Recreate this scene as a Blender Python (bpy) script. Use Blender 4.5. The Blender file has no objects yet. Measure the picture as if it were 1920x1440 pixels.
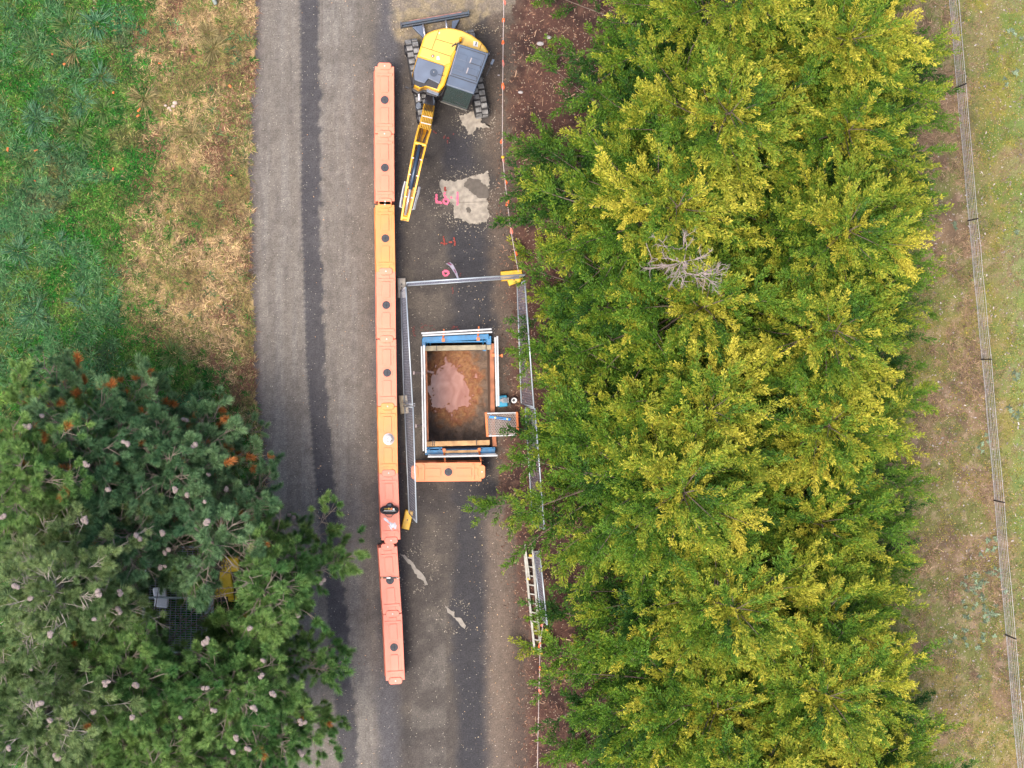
import bpy, math, random
import numpy as np
from mathutils import Vector, Matrix, Quaternion
R_ = math.radians
rng = np.random.default_rng(7)
random.seed(7)
scene = bpy.context.scene
C = bpy.context.collection

# ------------------------------------------------------------------ camera
F, HC = 3100.0, 50.0                       # focal length in photo pixels, height above the road
NAD = (640.0, 680.0)                       # where the plumb line meets the photo
d0 = Vector(((NAD[0]-960)/F, -(NAD[1]-720)/F, -1)).normalized()
Q = d0.rotation_difference(Vector((0, 0, -1)))
RM = np.array(Q.to_matrix())
cam_d = bpy.data.cameras.new("camera"); cam = bpy.data.objects.new("camera", cam_d); C.objects.link(cam)
cam.location = (0, 0, HC); cam.rotation_mode = 'QUATERNION'; cam.rotation_quaternion = Q
cam_d.sensor_width = 36; cam_d.lens = F/1920*36; cam_d.clip_end = 2000; cam_d.clip_start = 1
scene.camera = cam
# ------------------------------------------------------------------ light
W = bpy.data.worlds.new("World"); scene.world = W; W.use_nodes = True
wn = W.node_tree
sky = wn.nodes.new('ShaderNodeTexSky'); sky.sky_type = 'NISHITA'; sky.sun_disc = False
SUN_EL, SUN_AZ = R_(66), R_(232)
sky.sun_elevation = SUN_EL; sky.sun_rotation = SUN_AZ; sky.dust_density = 4.0; sky.ozone_density = 0.4; sky.air_density = 1.0
wn.links.new(sky.outputs[0], wn.nodes['Background'].inputs[0]); wn.nodes['Background'].inputs[1].default_value = 0.15
sl = bpy.data.lights.new("sun", 'SUN'); sl.energy = 1.7; sl.angle = R_(26); sl.color = (1.0, 0.93, 0.82)
so = bpy.data.objects.new("sun", sl); C.objects.link(so)
sd = Vector((math.sin(SUN_AZ)*math.cos(SUN_EL), math.cos(SUN_AZ)*math.cos(SUN_EL), math.sin(SUN_EL)))
so.rotation_mode = 'QUATERNION'; so.rotation_quaternion = sd.to_track_quat('Z', 'Y'); so.location = (0, 0, 60)
vs = scene.view_settings; vs.view_transform = 'Standard'; vs.look = 'None'; vs.gamma = 1; vs.exposure = 1.44

# ------------------------------------------------------------------ survey helpers
def P(u, v, z=0.0):
    """point of the site at height z, read off the photograph"""
    d = RM @ np.array([(u-960)/F, -(v-720)/F, -1.0])
    t = (z-HC)/d[2]
    return Vector((d[0]*t, d[1]*t, z))
def proj(p):
    p = np.asarray(p, float) - np.array([0, 0, HC])
    c = p @ RM
    return 960 + F*c[..., 0]/-c[..., 2], 720 - F*c[..., 1]/-c[..., 2]
def lin(c):
    c = np.asarray(c, float)/255
    return np.where(c <= .04045, c/12.92, ((c+.055)/1.055)**2.4)
ALB = 0.62
def alb(c): return lin(c)*ALB

# value noise
_lat = np.random.default_rng(3).random((256, 256))
def vnoise(x, y):
    xi = np.floor(x).astype(int); yi = np.floor(y).astype(int); fx = x-xi; fy = y-yi
    fx = fx*fx*(3-2*fx); fy = fy*fy*(3-2*fy)
    g = lambda a, b: _lat[a & 255, b & 255]
    return (g(xi, yi)*(1-fx)+g(xi+1, yi)*fx)*(1-fy)+(g(xi, yi+1)*(1-fx)+g(xi+1, yi+1)*fx)*fy
def fbm(x, y, s, o=0., n=4):
    t = 0; a = .5; w = 0
    for k in range(n):
        t = t + a*vnoise(x*s+o*7.3+k*31.7, y*s+o*3.1+k*17.1); w += a; a *= .5; s *= 2.03
    return t/w
def sm(a, b, x):
    t = np.clip((x-a)/(b-a), 0, 1); return t*t*(3-2*t)
def mix(a, b, t):
    a = np.asarray(a, float); b = np.asarray(b, float); t = np.asarray(t)[..., None]; return a*(1-t)+b*t

# ------------------------------------------------------------------ materials
MATS = {}
def principled(name):
    m = bpy.data.materials.new(name); m.use_nodes = True
    return m, m.node_tree, m.node_tree.nodes['Principled BSDF']
def mat(name, c, rough=.5, metal=0., var=.12, scale=9., bump=.15, bscale=40., spec=.5, dirt=None, coat=0.):
    """painted / plain material with uneven colour, grime blotches and a fine relief; c in sRGB 0-255"""
    if name in MATS: return MATS[name]
    m, nt, b = principled(name); N = nt.nodes; L = nt.links
    c = alb(c)
    tc = N.new('ShaderNodeTexCoord'); nz = N.new('ShaderNodeTexNoise'); nz.inputs['Scale'].default_value = scale; nz.inputs['Detail'].default_value = 6
    L.new(tc.outputs['Object'], nz.inputs['Vector'])
    cr = N.new('ShaderNodeValToRGB'); L.new(nz.outputs['Fac'], cr.inputs[0])
    cr.color_ramp.elements[0].position = .35; cr.color_ramp.elements[1].position = .68
    d = alb(dirt) if dirt is not None else c*(1-2*var)
    cr.color_ramp.elements[0].color = (*(c*(1-var)*(.7 if dirt is not None else 1)+(d*.3 if dirt is not None else 0)), 1); cr.color_ramp.elements[1].color = (*np.minimum(c*(1+var*.6), .9), 1)
    L.new(cr.outputs[0], b.inputs['Base Color'])
    b.inputs['Roughness'].default_value = rough; b.inputs['Metallic'].default_value = metal
    b.inputs['Specular IOR Level'].default_value = spec; b.inputs['Coat Weight'].default_value = coat
    if bump:
        n2 = N.new('ShaderNodeTexNoise'); n2.inputs['Scale'].default_value = bscale; n2.inputs['Detail'].default_value = 4
        L.new(tc.outputs['Object'], n2.inputs['Vector'])
        bp = N.new('ShaderNodeBump'); bp.inputs['Strength'].default_value = bump; bp.inputs['Distance'].default_value = .02
        L.new(n2.outputs['Fac'], bp.inputs['Height']); L.new(bp.outputs[0], b.inputs['Normal'])
    MATS[name] = m; return m
def mat_attr(name, rough=.8, fine=60., amp=.35, bump=.4, bdist=.02, spec=.3, transl=0., speck=None):
    """colour from the mesh's own colour attribute, broken up by fine grain"""
    if name in MATS: return MATS[name]
    m, nt, b = principled(name); N = nt.nodes; L = nt.links
    at = N.new('ShaderNodeAttribute'); at.attribute_name = 'Col'
    geo = N.new('ShaderNodeNewGeometry')
    out = at.outputs['Color']
    if amp:
        nz = N.new('ShaderNodeTexNoise'); nz.inputs['Scale'].default_value = fine; nz.inputs['Detail'].default_value = 5; nz.inputs['Roughness'].default_value = .7
        L.new(geo.outputs['Position'], nz.inputs['Vector'])
        mr = N.new('ShaderNodeMapRange'); mr.inputs[1].default_value = .3; mr.inputs[2].default_value = .7; mr.inputs[3].default_value = 1-amp; mr.inputs[4].default_value = 1+amp
        L.new(nz.outputs['Fac'], mr.inputs[0])
        vm = N.new('ShaderNodeVectorMath'); vm.operation = 'MULTIPLY'
        L.new(out, vm.inputs[0]); L.new(mr.outputs[0], vm.inputs[1]); out = vm.outputs[0]
        if speck:
            vo = N.new('ShaderNodeTexVoronoi'); vo.inputs['Scale'].default_value = speck[0]; L.new(geo.outputs['Position'], vo.inputs['Vector'])
            sp = N.new('ShaderNodeSeparateColor'); L.new(vo.outputs['Color'], sp.inputs[0])
            th = N.new('ShaderNodeMath'); th.operation = 'GREATER_THAN'; th.inputs[1].default_value = speck[1]; L.new(sp.outputs[0], th.inputs[0])
            th2 = N.new('ShaderNodeMath'); th2.operation = 'LESS_THAN'; th2.inputs[1].default_value = .42; L.new(vo.outputs['Distance'], th2.inputs[0])
            mu = N.new('ShaderNodeMath'); mu.operation = 'MULTIPLY'; L.new(th.outputs[0], mu.inputs[0]); L.new(th2.outputs[0], mu.inputs[1])
            mx = N.new('ShaderNodeMix'); mx.data_type = 'RGBA'; L.new(mu.outputs[0], mx.inputs[0]); L.new(out, mx.inputs[6]); mx.inputs[7].default_value = (*alb(speck[2]), 1)
            out = mx.outputs[2]
        if bump:
            bp = N.new('ShaderNodeBump'); bp.inputs['Strength'].default_value = bump; bp.inputs['Distance'].default_value = bdist
            L.new(nz.outputs['Fac'], bp.inputs['Height']); L.new(bp.outputs[0], b.inputs['Normal'])
    L.new(out, b.inputs['Base Color']); b.inputs['Roughness'].default_value = rough; b.inputs['Specular IOR Level'].default_value = spec
    if transl:
        tr = N.new('ShaderNodeBsdfTranslucent'); L.new(out, tr.inputs['Color'])
        ms = N.new('ShaderNodeMixShader'); ms.inputs[0].default_value = transl
        L.new(b.outputs[0], ms.inputs[1]); L.new(tr.outputs[0], ms.inputs[2]); L.new(ms.outputs[0], N['Material Output'].inputs['Surface'])
    MATS[name] = m; return m
def glass(name, tint=(.80, .90, .86)):
    if name in MATS: return MATS[name]
    m, nt, b = principled(name); N = nt.nodes; L = nt.links
    t = N.new('ShaderNodeBsdfTransparent'); t.inputs[0].default_value = (*tint, 1)
    g = N.new('ShaderNodeBsdfGlossy'); g.inputs['Roughness'].default_value = .05
    f = N.new('ShaderNodeFresnel'); f.inputs[0].default_value = 1.5
    ms = N.new('ShaderNodeMixShader'); L.new(f.outputs[0], ms.inputs[0]); L.new(t.outputs[0], ms.inputs[1]); L.new(g.outputs[0], ms.inputs[2])
    df = N.new('ShaderNodeBsdfDiffuse'); df.inputs[0].default_value = (.16, .22, .20, 1); md = N.new('ShaderNodeMixShader'); md.inputs[0].default_value = .20   # greenish diffuse share lightens the glass, standing in for sky reflection
    L.new(ms.outputs[0], md.inputs[1]); L.new(df.outputs[0], md.inputs[2]); ms = md
    L.new(ms.outputs[0], N['Material Output'].inputs['Surface'])
    MATS[name] = m; return m

# ------------------------------------------------------------------ mesh helpers
def tag(o, label=None, cat=None, group=None, kind=None):
    if label: o['label'] = label
    if cat: o['category'] = cat
    if group: o['group'] = group
    if kind: o['kind'] = kind
    return o
def thing(name, loc, label, cat, group=None, rz=0.):
    o = bpy.data.objects.new(name, None); C.objects.link(o); o.location = loc; o.rotation_euler = (0, 0, rz)
    o.empty_display_size = .2
    return tag(o, label, cat, group)
def copy_tree(o, parent=None):
    c = o.copy(); C.objects.link(c)
    if parent is not None: c.parent = parent
    for ch in list(o.children): copy_tree(ch, c)
    return c
def root_loc(p):
    l = Vector((0, 0, 0))
    while p is not None: l += p.location; p = p.parent
    return l
def place(o, parent, world):
    """parent a mesh whose vertices are written in world (or thing-local when world is False) coordinates"""
    if parent is not None:
        o.parent = parent
    return o
class MB:
    def __init__(s): s.v = []; s.f = []
    def add(s, vs, fs):
        n = len(s.v); s.v += [tuple(v) for v in vs]; s.f += [tuple(i+n for i in f) for f in fs]; return s
    def box(s, c, size, rz=0., M=None):
        x, y, z = size[0]/2, size[1]/2, size[2]/2; vs = []
        m = M if M is not None else Matrix.Rotation(rz, 3, 'Z')
        for a, b, d in ((-1,-1,-1),(1,-1,-1),(1,1,-1),(-1,1,-1),(-1,-1,1),(1,-1,1),(1,1,1),(-1,1,1)):
            vs.append(Vector(c)+m @ Vector((a*x, b*y, d*z)))
        return s.add(vs, [(0,3,2,1),(4,5,6,7),(0,1,5,4),(1,2,6,5),(2,3,7,6),(3,0,4,7)])
    def bar(s, a, b, w, h, up=(0, 0, 1)):
        a = Vector(a); b = Vector(b); d = (b-a); L = d.length; d.normalize(); u = Vector(up)
        if abs(d.dot(u)) > .95: u = Vector((1, 0, 0))
        r = d.cross(u).normalized(); u = r.cross(d).normalized()
        M = Matrix((r, d, u)).transposed()
        return s.box((a+b)/2, (w, L, h), M=M)
    def tube(s, pts, r, n=8, caps=True):
        pts = [Vector(p) for p in pts]; rr = r if hasattr(r, '__len__') else [r]*len(pts)
        vs = []; ref = None
        for i, p in enumerate(pts):
            d = (pts[min(i+1, len(pts)-1)]-pts[max(i-1, 0)])
            d = d.normalized() if d.length > 1e-9 else Vector((0, 0, 1))
            if ref is None: ref = Vector((0, 0, 1)) if abs(d.z) < .9 else Vector((1, 0, 0))
            a = d.cross(ref).normalized(); b = a.cross(d).normalized()
            ref = b
            for k in range(n):
                t = 2*math.pi*k/n; vs.append(p+(a*math.cos(t)+b*math.sin(t))*rr[i])
        fs = []
        for i in range(len(pts)-1):
            for k in range(n):
                k2 = (k+1) % n; fs.append((i*n+k, i*n+k2, (i+1)*n+k2, (i+1)*n+k))
        if caps: fs.append(tuple(range(n-1, -1, -1))); fs.append(tuple((len(pts)-1)*n+k for k in range(n)))
        return s.add(vs, fs)
    def cyl(s, c, r, h, n=20, axis='Z', r2=None):
        c = Vector(c); ax = {'X': Vector((1,0,0)), 'Y': Vector((0,1,0)), 'Z': Vector((0,0,1))}[axis] if isinstance(axis, str) else Vector(axis).normalized()
        return s.tube([c, c+ax*h], [r, r if r2 is None else r2], n)
    def prism(s, bot, top):
        """bot, top: matching rings of points"""
        n = len(bot); vs = list(bot)+list(top)
        fs = [tuple(range(n-1, -1, -1)), tuple(range(n, 2*n))]+[(i, (i+1) % n, n+(i+1) % n, n+i) for i in range(n)]
        a = sum(bot[i][0]*bot[(i+1) % n][1]-bot[(i+1) % n][0]*bot[i][1] for i in range(n))
        if a < 0: fs = [tuple(reversed(f)) for f in fs]
        return s.add(vs, fs)
    def rings(s, rl, closed=False):
        n = len(rl[0]); vs = [p for r in rl for p in r]; fs = []
        for i in range(len(rl)-1):
            for k in range(n): fs.append((i*n+k, i*n+(k+1) % n, (i+1)*n+(k+1) % n, (i+1)*n+k))
        fs.append(tuple(range(n-1, -1, -1))); fs.append(tuple((len(rl)-1)*n+k for k in range(n)))
        return s.add(vs, fs)
    def sphere(s, c, r, n=10, m=6, sc=(1, 1, 1)):
        vs = [(c[0], c[1], c[2]-r*sc[2])]
        for j in range(1, m):
            a = -math.pi/2+math.pi*j/m
            for k in range(n):
                t = 2*math.pi*k/n; vs.append((c[0]+r*sc[0]*math.cos(a)*math.cos(t), c[1]+r*sc[1]*math.cos(a)*math.sin(t), c[2]+r*sc[2]*math.sin(a)))
        vs.append((c[0], c[1], c[2]+r*sc[2])); fs = []
        for k in range(n): fs.append((0, 1+(k+1) % n, 1+k)); fs.append((len(vs)-1, 1+(m-2)*n+k, 1+(m-2)*n+(k+1) % n))
        for j in range(m-2):
            for k in range(n): fs.append((1+j*n+k, 1+j*n+(k+1) % n, 1+(j+1)*n+(k+1) % n, 1+(j+1)*n+k))
        return s.add(vs, fs)
    def build(s, name, m, parent=None, bevel=0., smooth=False, local=False, seg=2):
        """vertices are world coordinates, or the root thing's own when local"""
        off = root_loc(parent) if (parent is not None and not local) else Vector((0, 0, 0))
        if parent is None and not local:
            a = np.array(s.v); off = Vector(((a[:, 0].min()+a[:, 0].max())/2, (a[:, 1].min()+a[:, 1].max())/2, a[:, 2].min()))
        me = bpy.data.meshes.new(name); me.from_pydata([(v[0]-off.x, v[1]-off.y, v[2]-off.z) for v in s.v], [], s.f); me.update()
        me.materials.append(m)
        o = bpy.data.objects.new(name, me); C.objects.link(o)
        if parent is not None: o.parent = parent
        elif not local: o.location = off
        if smooth: me.polygons.foreach_set('use_smooth', [True]*len(me.polygons))
        if bevel:
            b = o.modifiers.new('bevel', 'BEVEL'); b.width = bevel; b.segments = seg; b.limit_method = 'ANGLE'; b.angle_limit = R_(35)
        return o
def np_mesh(name, V, Fc, cols, m, parent=None, loc=(0, 0, 0)):
    """V (n,3), Fc (k, 3|4) ints, cols (n,3) linear"""
    me = bpy.data.meshes.new(name); n = len(V); k, q = Fc.shape
    me.vertices.add(n); me.vertices.foreach_set('co', (V-np.array(loc)).astype(np.float32).ravel())
    me.loops.add(k*q); me.loops.foreach_set('vertex_index', Fc.astype(np.int32).ravel())
    me.polygons.add(k); me.polygons.foreach_set('loop_start', np.arange(0, k*q, q, dtype=np.int32)); me.polygons.foreach_set('loop_total', np.full(k, q, dtype=np.int32))
    me.update(calc_edges=True)
    if cols is not None:
        ca = me.color_attributes.new('Col', 'FLOAT_COLOR', 'POINT'); c4 = np.ones((n, 4), np.float32); c4[:, :3] = cols; ca.data.foreach_set('color', c4.ravel())
    me.materials.append(m)
    o = bpy.data.objects.new(name, me); C.objects.link(o)
    if parent is not None: o.parent = parent
    else: o.location = loc
    return o

# ================================================================== THE GROUND
PIT = [P(793, 640), P(927, 640), P(927, 848), P(793, 848)]
px0, px1 = PIT[0].x, PIT[1].x; py1, py0 = PIT[0].y, PIT[2].y
def interp(v, tab): return np.interp(v, [t[0] for t in tab], [t[1] for t in tab])
ROAD_L = [(-400, 484), (0, 480), (200, 470), (420, 466), (640, 474), (780, 481), (900, 492), (1440, 520), (1900, 545)]
ROAD_R = [(-400, 962), (0, 958), (250, 950), (500, 962), (700, 960), (900, 935), (1000, 958), (1200, 990), (1440, 985), (1900, 990)]
BAND = [(-400, 576), (0, 580), (400, 583), (700, 593), (900, 608), (1100, 628), (1250, 640), (1440, 655), (1900, 690)]
def ground_colour(x, y):
    """albedo of the bare surface (sRGB as seen in flat light) at site coordinates; returns colour and is-road mask"""
    p = np.stack([x, y, np.zeros_like(x)], -1); u, v = proj(p)
    n1 = fbm(x, y, .5, 1); n2 = fbm(x, y, 1.6, 2); n3 = fbm(x, y, 5., 3); n4 = fbm(x, y, .9, 4)
    n5 = fbm(x, y, 11., 5, 3)
    # grass verge on the left
    g = mix((62, 104, 44), (98, 118, 58), sm(.35, .65, n2)); g = mix(g, (66, 118, 84), sm(.52, .7, n1)); g = mix(g, (112, 84, 62), sm(.6, .75, n4)*.8)
    t = mix((176, 148, 98), (128, 112, 62), sm(.4, .62, n2)); t = mix(t, (128, 88, 68), sm(.46, .6, n4)*.95); t = mix(t, (202, 172, 124), sm(.56, .72, n1)*.7)
    split = np.interp(v, [0, 300, 500, 640, 720, 900], [250, 255, 232, 262, 400, 440])
    dry = sm(-45, 55, u-split+(n1-.5)*190+(n3-.5)*60)
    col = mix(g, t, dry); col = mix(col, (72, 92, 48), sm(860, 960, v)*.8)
    # road: gravelly seal
    xl = interp(v, ROAD_L)+(n3-.5)*16+(n2-.5)*10; xr = interp(v, ROAD_R)+(n3-.5)*34+(n2-.5)*26
    b = u-interp(v, BAND)
    r = np.broadcast_to(np.array((132., 124., 115.)), col.shape)
    st = fbm(u*.10, v*.004, 1., 6)          # streaks along the traffic
    r = mix(r, (146, 140, 133), sm(.4, .7, st)*.6); r = mix(r, (116, 109, 104), sm(.56, .7, fbm(u*.25, v*.02, 1., 16))*.5)
    r = mix(r, (112, 104, 96), sm(.5, .75, n2)*.4)
    r = mix(r, (106, 98, 90), sm(60, 120, b+(n2-.5)*30)*.75)
    r = mix(r, (126, 118, 110), (sm(.5, .62, n4)*sm(60, 100, b))*.5)
    edge = 1-sm(0, 20, u-xl+(n3-.5)*14)
    r = mix(r, (84, 74, 74), edge*.75)
    bt = np.abs(b+(n3-.5)*10+np.sin(v*.55)*1.6*(b < 0))
    r = mix(r, (78, 76, 79), (1-sm(14, 21, bt+(n3-.5)*8))*(.7+.4*n2).clip(0, 1))
    r = mix(r, (92, 90, 94), (1-sm(20, 50, np.abs(u-740+(n2-.5)*26)))*.85)
    work = sm(735, 765, u+(n3-.5)*14)
    w = mix((90, 83, 78), (108, 99, 90), sm(.4, .65, n2)); w = mix(w, (72, 68, 67), sm(.5, .68, n1)*.7)
    w = mix(w, (62, 62, 68), (1-sm(24, 50, np.abs(u-885-(v > 1000)*(v-1000)*.02+(n2-.5)*50)))*sm(380, 460, v+(n3-.5)*60)*.8)
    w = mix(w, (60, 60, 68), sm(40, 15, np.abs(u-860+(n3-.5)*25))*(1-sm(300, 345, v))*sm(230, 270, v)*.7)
    tr = (1-sm(10, 17, np.abs(u-785-0*(v))))+(1-sm(7, 12, np.abs(u-808)))+(1-sm(9, 13, np.abs(u-826)))
    w = mix(w, (116, 110, 104), tr.clip(0, 1)*sm(1090, 1200, v)*(.2+.8*sm(.35, .6, n2)).clip(0, 1)*.6)
    w = mix(w, (134, 117, 103), (1-sm(14, 42, np.abs(u-(934+(v-900)*.012)+(n2-.5)*16)))*sm(905, 985, v)*.8)
    w = mix(w, (112, 96, 84), sm(900, 935, u+(n2-.5)*60)*(1-sm(860, 960, v))*.75)
    w = mix(w, (98, 80, 70), sm(930, 985, u)*sm(200, 300, v)*.8)
    r = mix(r, w, work)
    gr = mix((160, 144, 116), (138, 126, 112), sm(.4, .6, n3))
    edge_y = np.interp(u, [735, 760, 800, 860, 900, 960], [60, 92, 80, 62, 34, 28])
    r = mix(r, gr, sm(725, 745, u+(n3-.5)*20)*(1-sm(-8, 10, v-edge_y+(n3-.5)*30)))
    r = r*(1+(n5[..., None]-.5)*.24)*(1+(n3[..., None]-.5)*.10)
    isroad = (u > xl) & (u < xr)
    # bark and bare soil below the hedge
    m = mix((92, 64, 56), (66, 46, 42), sm(.4, .65, n2)); m = mix(m, (116, 86, 72), sm(.55, .72, n3)*.7); m = mix(m, (112, 94, 82), (1-sm(0, 26, u-xr))*.6)
    # strip and paddock on the right
    e = mix((138, 114, 88), (112, 92, 74), sm(.4, .65, n2)); e = mix(e, (146, 134, 74), sm(.44, .6, n1)*.8*sm(380, 560, v)); e = mix(e, (112, 122, 60), sm(.46, .62, n4)*.75); e = mix(e, (176, 150, 128), sm(.55, .68, n3)*.5)
    k = mix((150, 146, 66), (120, 136, 62), sm(.38, .62, n2)); k = mix(k, (162, 142, 104), sm(.52, .64, n4)*.7); k = mix(k, (178, 156, 62), sm(.55, .7, n1)*.6)
    k = mix(k, (138, 160, 96), sm(1850, 1930, u+(n1-.5)*90)*.7); k = mix(k, (150, 120, 100), sm(.58, .68, n3)*.55)
    k = mix(k, (150, 132, 104), sm(950, 1200, v)*.45*(1-sm(1850, 1920, u)))
    fl = 1790+(v)*.085
    k = k*.90
    e = mix(e, k, sm(-10, 60, u-fl+(n2-.5)*80))
    rt = mix(m, e, sm(1560, 1680, u))
    col = np.where((u < xl)[..., None], col, np.where((u < xr)[..., None], r, rt))
    col = np.where(isroad[..., None], col*.91, col)
    return np.clip(col, 5, 250), isroad
def axis(a, b, step, far):
    mid = list(np.arange(a, b, step)); lo = [a]; hi = [mid[-1]]; d = step
    while lo[-1] > -far: d *= 1.14; lo.append(lo[-1]-d)
    d = step
    while hi[-1] < far: d *= 1.14; hi.append(hi[-1]+d)
    return np.array(lo[:0:-1]+mid+hi[1:])
def snap(arr, vals):
    for w in vals: arr[np.argmin(np.abs(arr-w))] = w
    return arr
gx = snap(axis(-11.5, 25.0, .055, 900), (px0, px1)); gy = snap(axis(-14.5, 13.5, .055, 900), (py0, py1))
GX, GY = np.meshgrid(gx, gy)
gc, isroad = ground_colour(GX, GY)
GZ = (fbm(GX, GY, 3., 9)-.5)*.05*(~isroad)+(fbm(GX, GY, .25, 8)-.5)*.0
gu, gv = proj(np.stack([GX, GY, 0*GX], -1))
GZ += sm(725, 760, gu)*(1-sm(950, 990, gu))*(1-sm(20, 70, gv))*(.10+.22*(fbm(GX, GY, 1.2, 11)-.3)).clip(0)*(gv > -500)   # loose gravel heap at the top of the road
GZ += (fbm(GX, GY, 6., 12, 3)-.5)*.018
idx = np.arange(GX.size).reshape(GX.shape)
q = np.stack([idx[:-1, :-1], idx[:-1, 1:], idx[1:, 1:], idx[1:, :-1]], -1)
cx_ = (GX[:-1, :-1]+GX[1:, 1:])/2; cy_ = (GY[:-1, :-1]+GY[1:, 1:])/2
inpit = (cx_ > px0) & (cx_ < px1) & (cy_ > py0) & (cy_ < py1)
near = (np.abs(cx_) < 400) & (np.abs(cy_) < 400)
rd = isroad[:-1, :-1] & ~inpit
V = np.stack([GX.ravel(), GY.ravel(), GZ.ravel()], -1); cols = alb(gc.reshape(-1, 3))
def sub(name, mask, dz, m, kind='structure'):
    f = q[mask].reshape(-1, 4); used, inv = np.unique(f, return_inverse=True)
    vv = V[used].copy(); vv[:, 2] += dz
    o = np_mesh(name, vv, inv.reshape(-1, 4), cols[used], m); o['kind'] = kind; return o
M_soil = mat_attr('soil', rough=.95, fine=38, amp=.42, bump=.7, bdist=.04, speck=(26, .93, (190, 170, 150)))
M_road = mat_attr('road_seal', rough=.9, fine=24, amp=.46, bump=.9, bdist=.02, speck=(38, .985, (190, 180, 165)))
sub('ground', ~inpit, -.006, M_soil)
sub('road', rd, 0., M_road)

def sheet(name, poly, z, m, jag=.03, n=6, kind='structure', label=None):
    """thin sheet with a ragged outline, lying on the road"""
    pts = []
    for i in range(len(poly)):
        a = P(*poly[i]); b = P(*poly[(i+1) % len(poly)])
        for k in range(n):
            p = a.lerp(b, k/n); pts.append((p.x+random.uniform(-jag, jag), p.y+random.uniform(-jag, jag), z))
    mb = MB(); mb.prism([(p[0], p[1], z-.03) for p in pts], pts)
    o = mb.build(name, m); o['kind'] = kind
    if label: o['label'] = label
    return o
M_conc = mat('patch_mortar', (176, 166, 152), rough=.95, var=.22, scale=7, bump=.8, bscale=60, dirt=(120, 110, 100))
M_conc2 = mat('patch_soil', (104, 96, 88), rough=.95, var=.2, scale=10, bump=.6, bscale=50)
ZS = .022
sheet('concrete_patch', [(826,334),(838,339),(856,339),(872,334),(888,330),(905,326),(914,322),(918,330),(917,345),(914,350),(913,372),(917,378),(914,388),(918,402),(912,418),(900,416),(893,420),(880,420),(868,413),(850,407),(852,392),(850,383),(843,378),(833,372),(826,358)], ZS, M_conc, .035)
sheet('concrete_patch', [(872,341),(880,333),(896,336),(910,347),(919,360),(916,370),(900,371),(884,362),(871,350)], ZS+.006, M_conc2, .03)
sheet('concrete_patch', [(874,390),(880,388),(884,394),(881,400),(875,398)], ZS+.006, M_conc2, .01)
sheet('concrete_patch', [(862,218),(874,213),(882,210),(888,208),(903,222),(902,230),(914,234),(918,238),(904,240),(892,240),(886,250),(878,252),(876,242),(866,232)], ZS, M_conc, .03)
M_slv = mat('patch_dust', (160, 152, 142), rough=.95, var=.2, scale=9, bump=.5)
sheet('concrete_patch', [(748,1037),(760,1042),(772,1054),(786,1070),(798,1084),(802,1096),(797,1097),(794,1088),(785,1085),(778,1074),(770,1060),(757,1046)], ZS-.002, M_slv, .02, 3)
sheet('concrete_patch', [(831,1132),(840,1140),(852,1148),(853,1156),(864,1160),(873,1172),(872,1178),(864,1174),(856,1162),(849,1156),(840,1147)], ZS-.002, M_slv, .02, 3)

# spray painted marks
def stroke(mb, pts, w=.05, z=.034, soft=.008):
    pts = [P(*p, z) for p in pts]
    for a, b in zip(pts[:-1], pts[1:]):
        n = max(2, int((b-a).length/.03))
        for k in range(n+1):
            c = a.lerp(b, k/n)+Vector((random.gauss(0, soft), random.gauss(0, soft), random.uniform(0, .003)))
            r = w/2*random.uniform(.95, 1.25); t0 = random.uniform(0, 1)
            mb.prism([(c.x+r*math.cos(t0+t*1.047), c.y+r*math.sin(t0+t*1.047), z-.02) for t in range(6)], [(c.x+r*math.cos(t0+t*1.047), c.y+r*math.sin(t0+t*1.047), c.z) for t in range(6)])
def ring(cx, cy, r, a0=0, a1=360, n=12): return [(cx+r*math.cos(R_(a0+(a1-a0)*k/n)), cy+r*math.sin(R_(a0+(a1-a0)*k/n))) for k in range(n+1)]
M_pink = mat('spray_pink', (250, 120, 150), rough=.9, var=.2, scale=20, bump=.5)
M_red = mat('spray_red', (158, 66, 54), rough=.9, var=.3, scale=20, bump=.5)
M_redf = mat('spray_faded', (128, 66, 62), rough=.9, var=.3, scale=20, bump=.5)
mb = MB(); stroke(mb, [(818.5,366),(818.5,379),(828,380)], .07); stroke(mb, [(834,362),(835,372)], .06); stroke(mb, ring(836, 377.5, 4.6), .05); stroke(mb, [(846,371),(847,371.5)], .05); stroke(mb, [(858,361),(858,383)], .06); stroke(mb, [(855.5,372),(858,370)], .05)
mb.build('spray_marking', M_pink)['kind'] = 'structure'
mb = MB(); stroke(mb, [(834.5,351),(835.5,357)], .06); stroke(mb, [(832,445),(834,459)], .045); stroke(mb, [(826,455),(838,457)], .04); stroke(mb, [(843,454),(846,454)], .05); stroke(mb, [(851.5,446),(853,460)], .045)
mb.build('spray_marking', M_red)['kind'] = 'structure'
mb = MB(); stroke(mb, ring(836, 512, 4.8), .05); stroke(mb, [(836,509),(842,513)], .04); mb.build('spray_marking', M_pink)['kind'] = 'structure'
mb = MB(); stroke(mb, [(849,539),(849,549)], .03); stroke(mb, [(855,508),(862,517)], .04, soft=.03); stroke(mb, [(775,612),(776,632)], .03, soft=.02); stroke(mb, [(785,615),(812,613)], .03, soft=.05); stroke(mb, [(846,613),(856,615)], .05, soft=.03); stroke(mb, [(813,246),(817,249)], .05); stroke(mb, [(830,262),(846,258)], .05, soft=.05); stroke(mb, [(746,869.5),(764,870.5)], .02)
mb.build('spray_marking', M_redf)['kind'] = 'structure'

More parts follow.
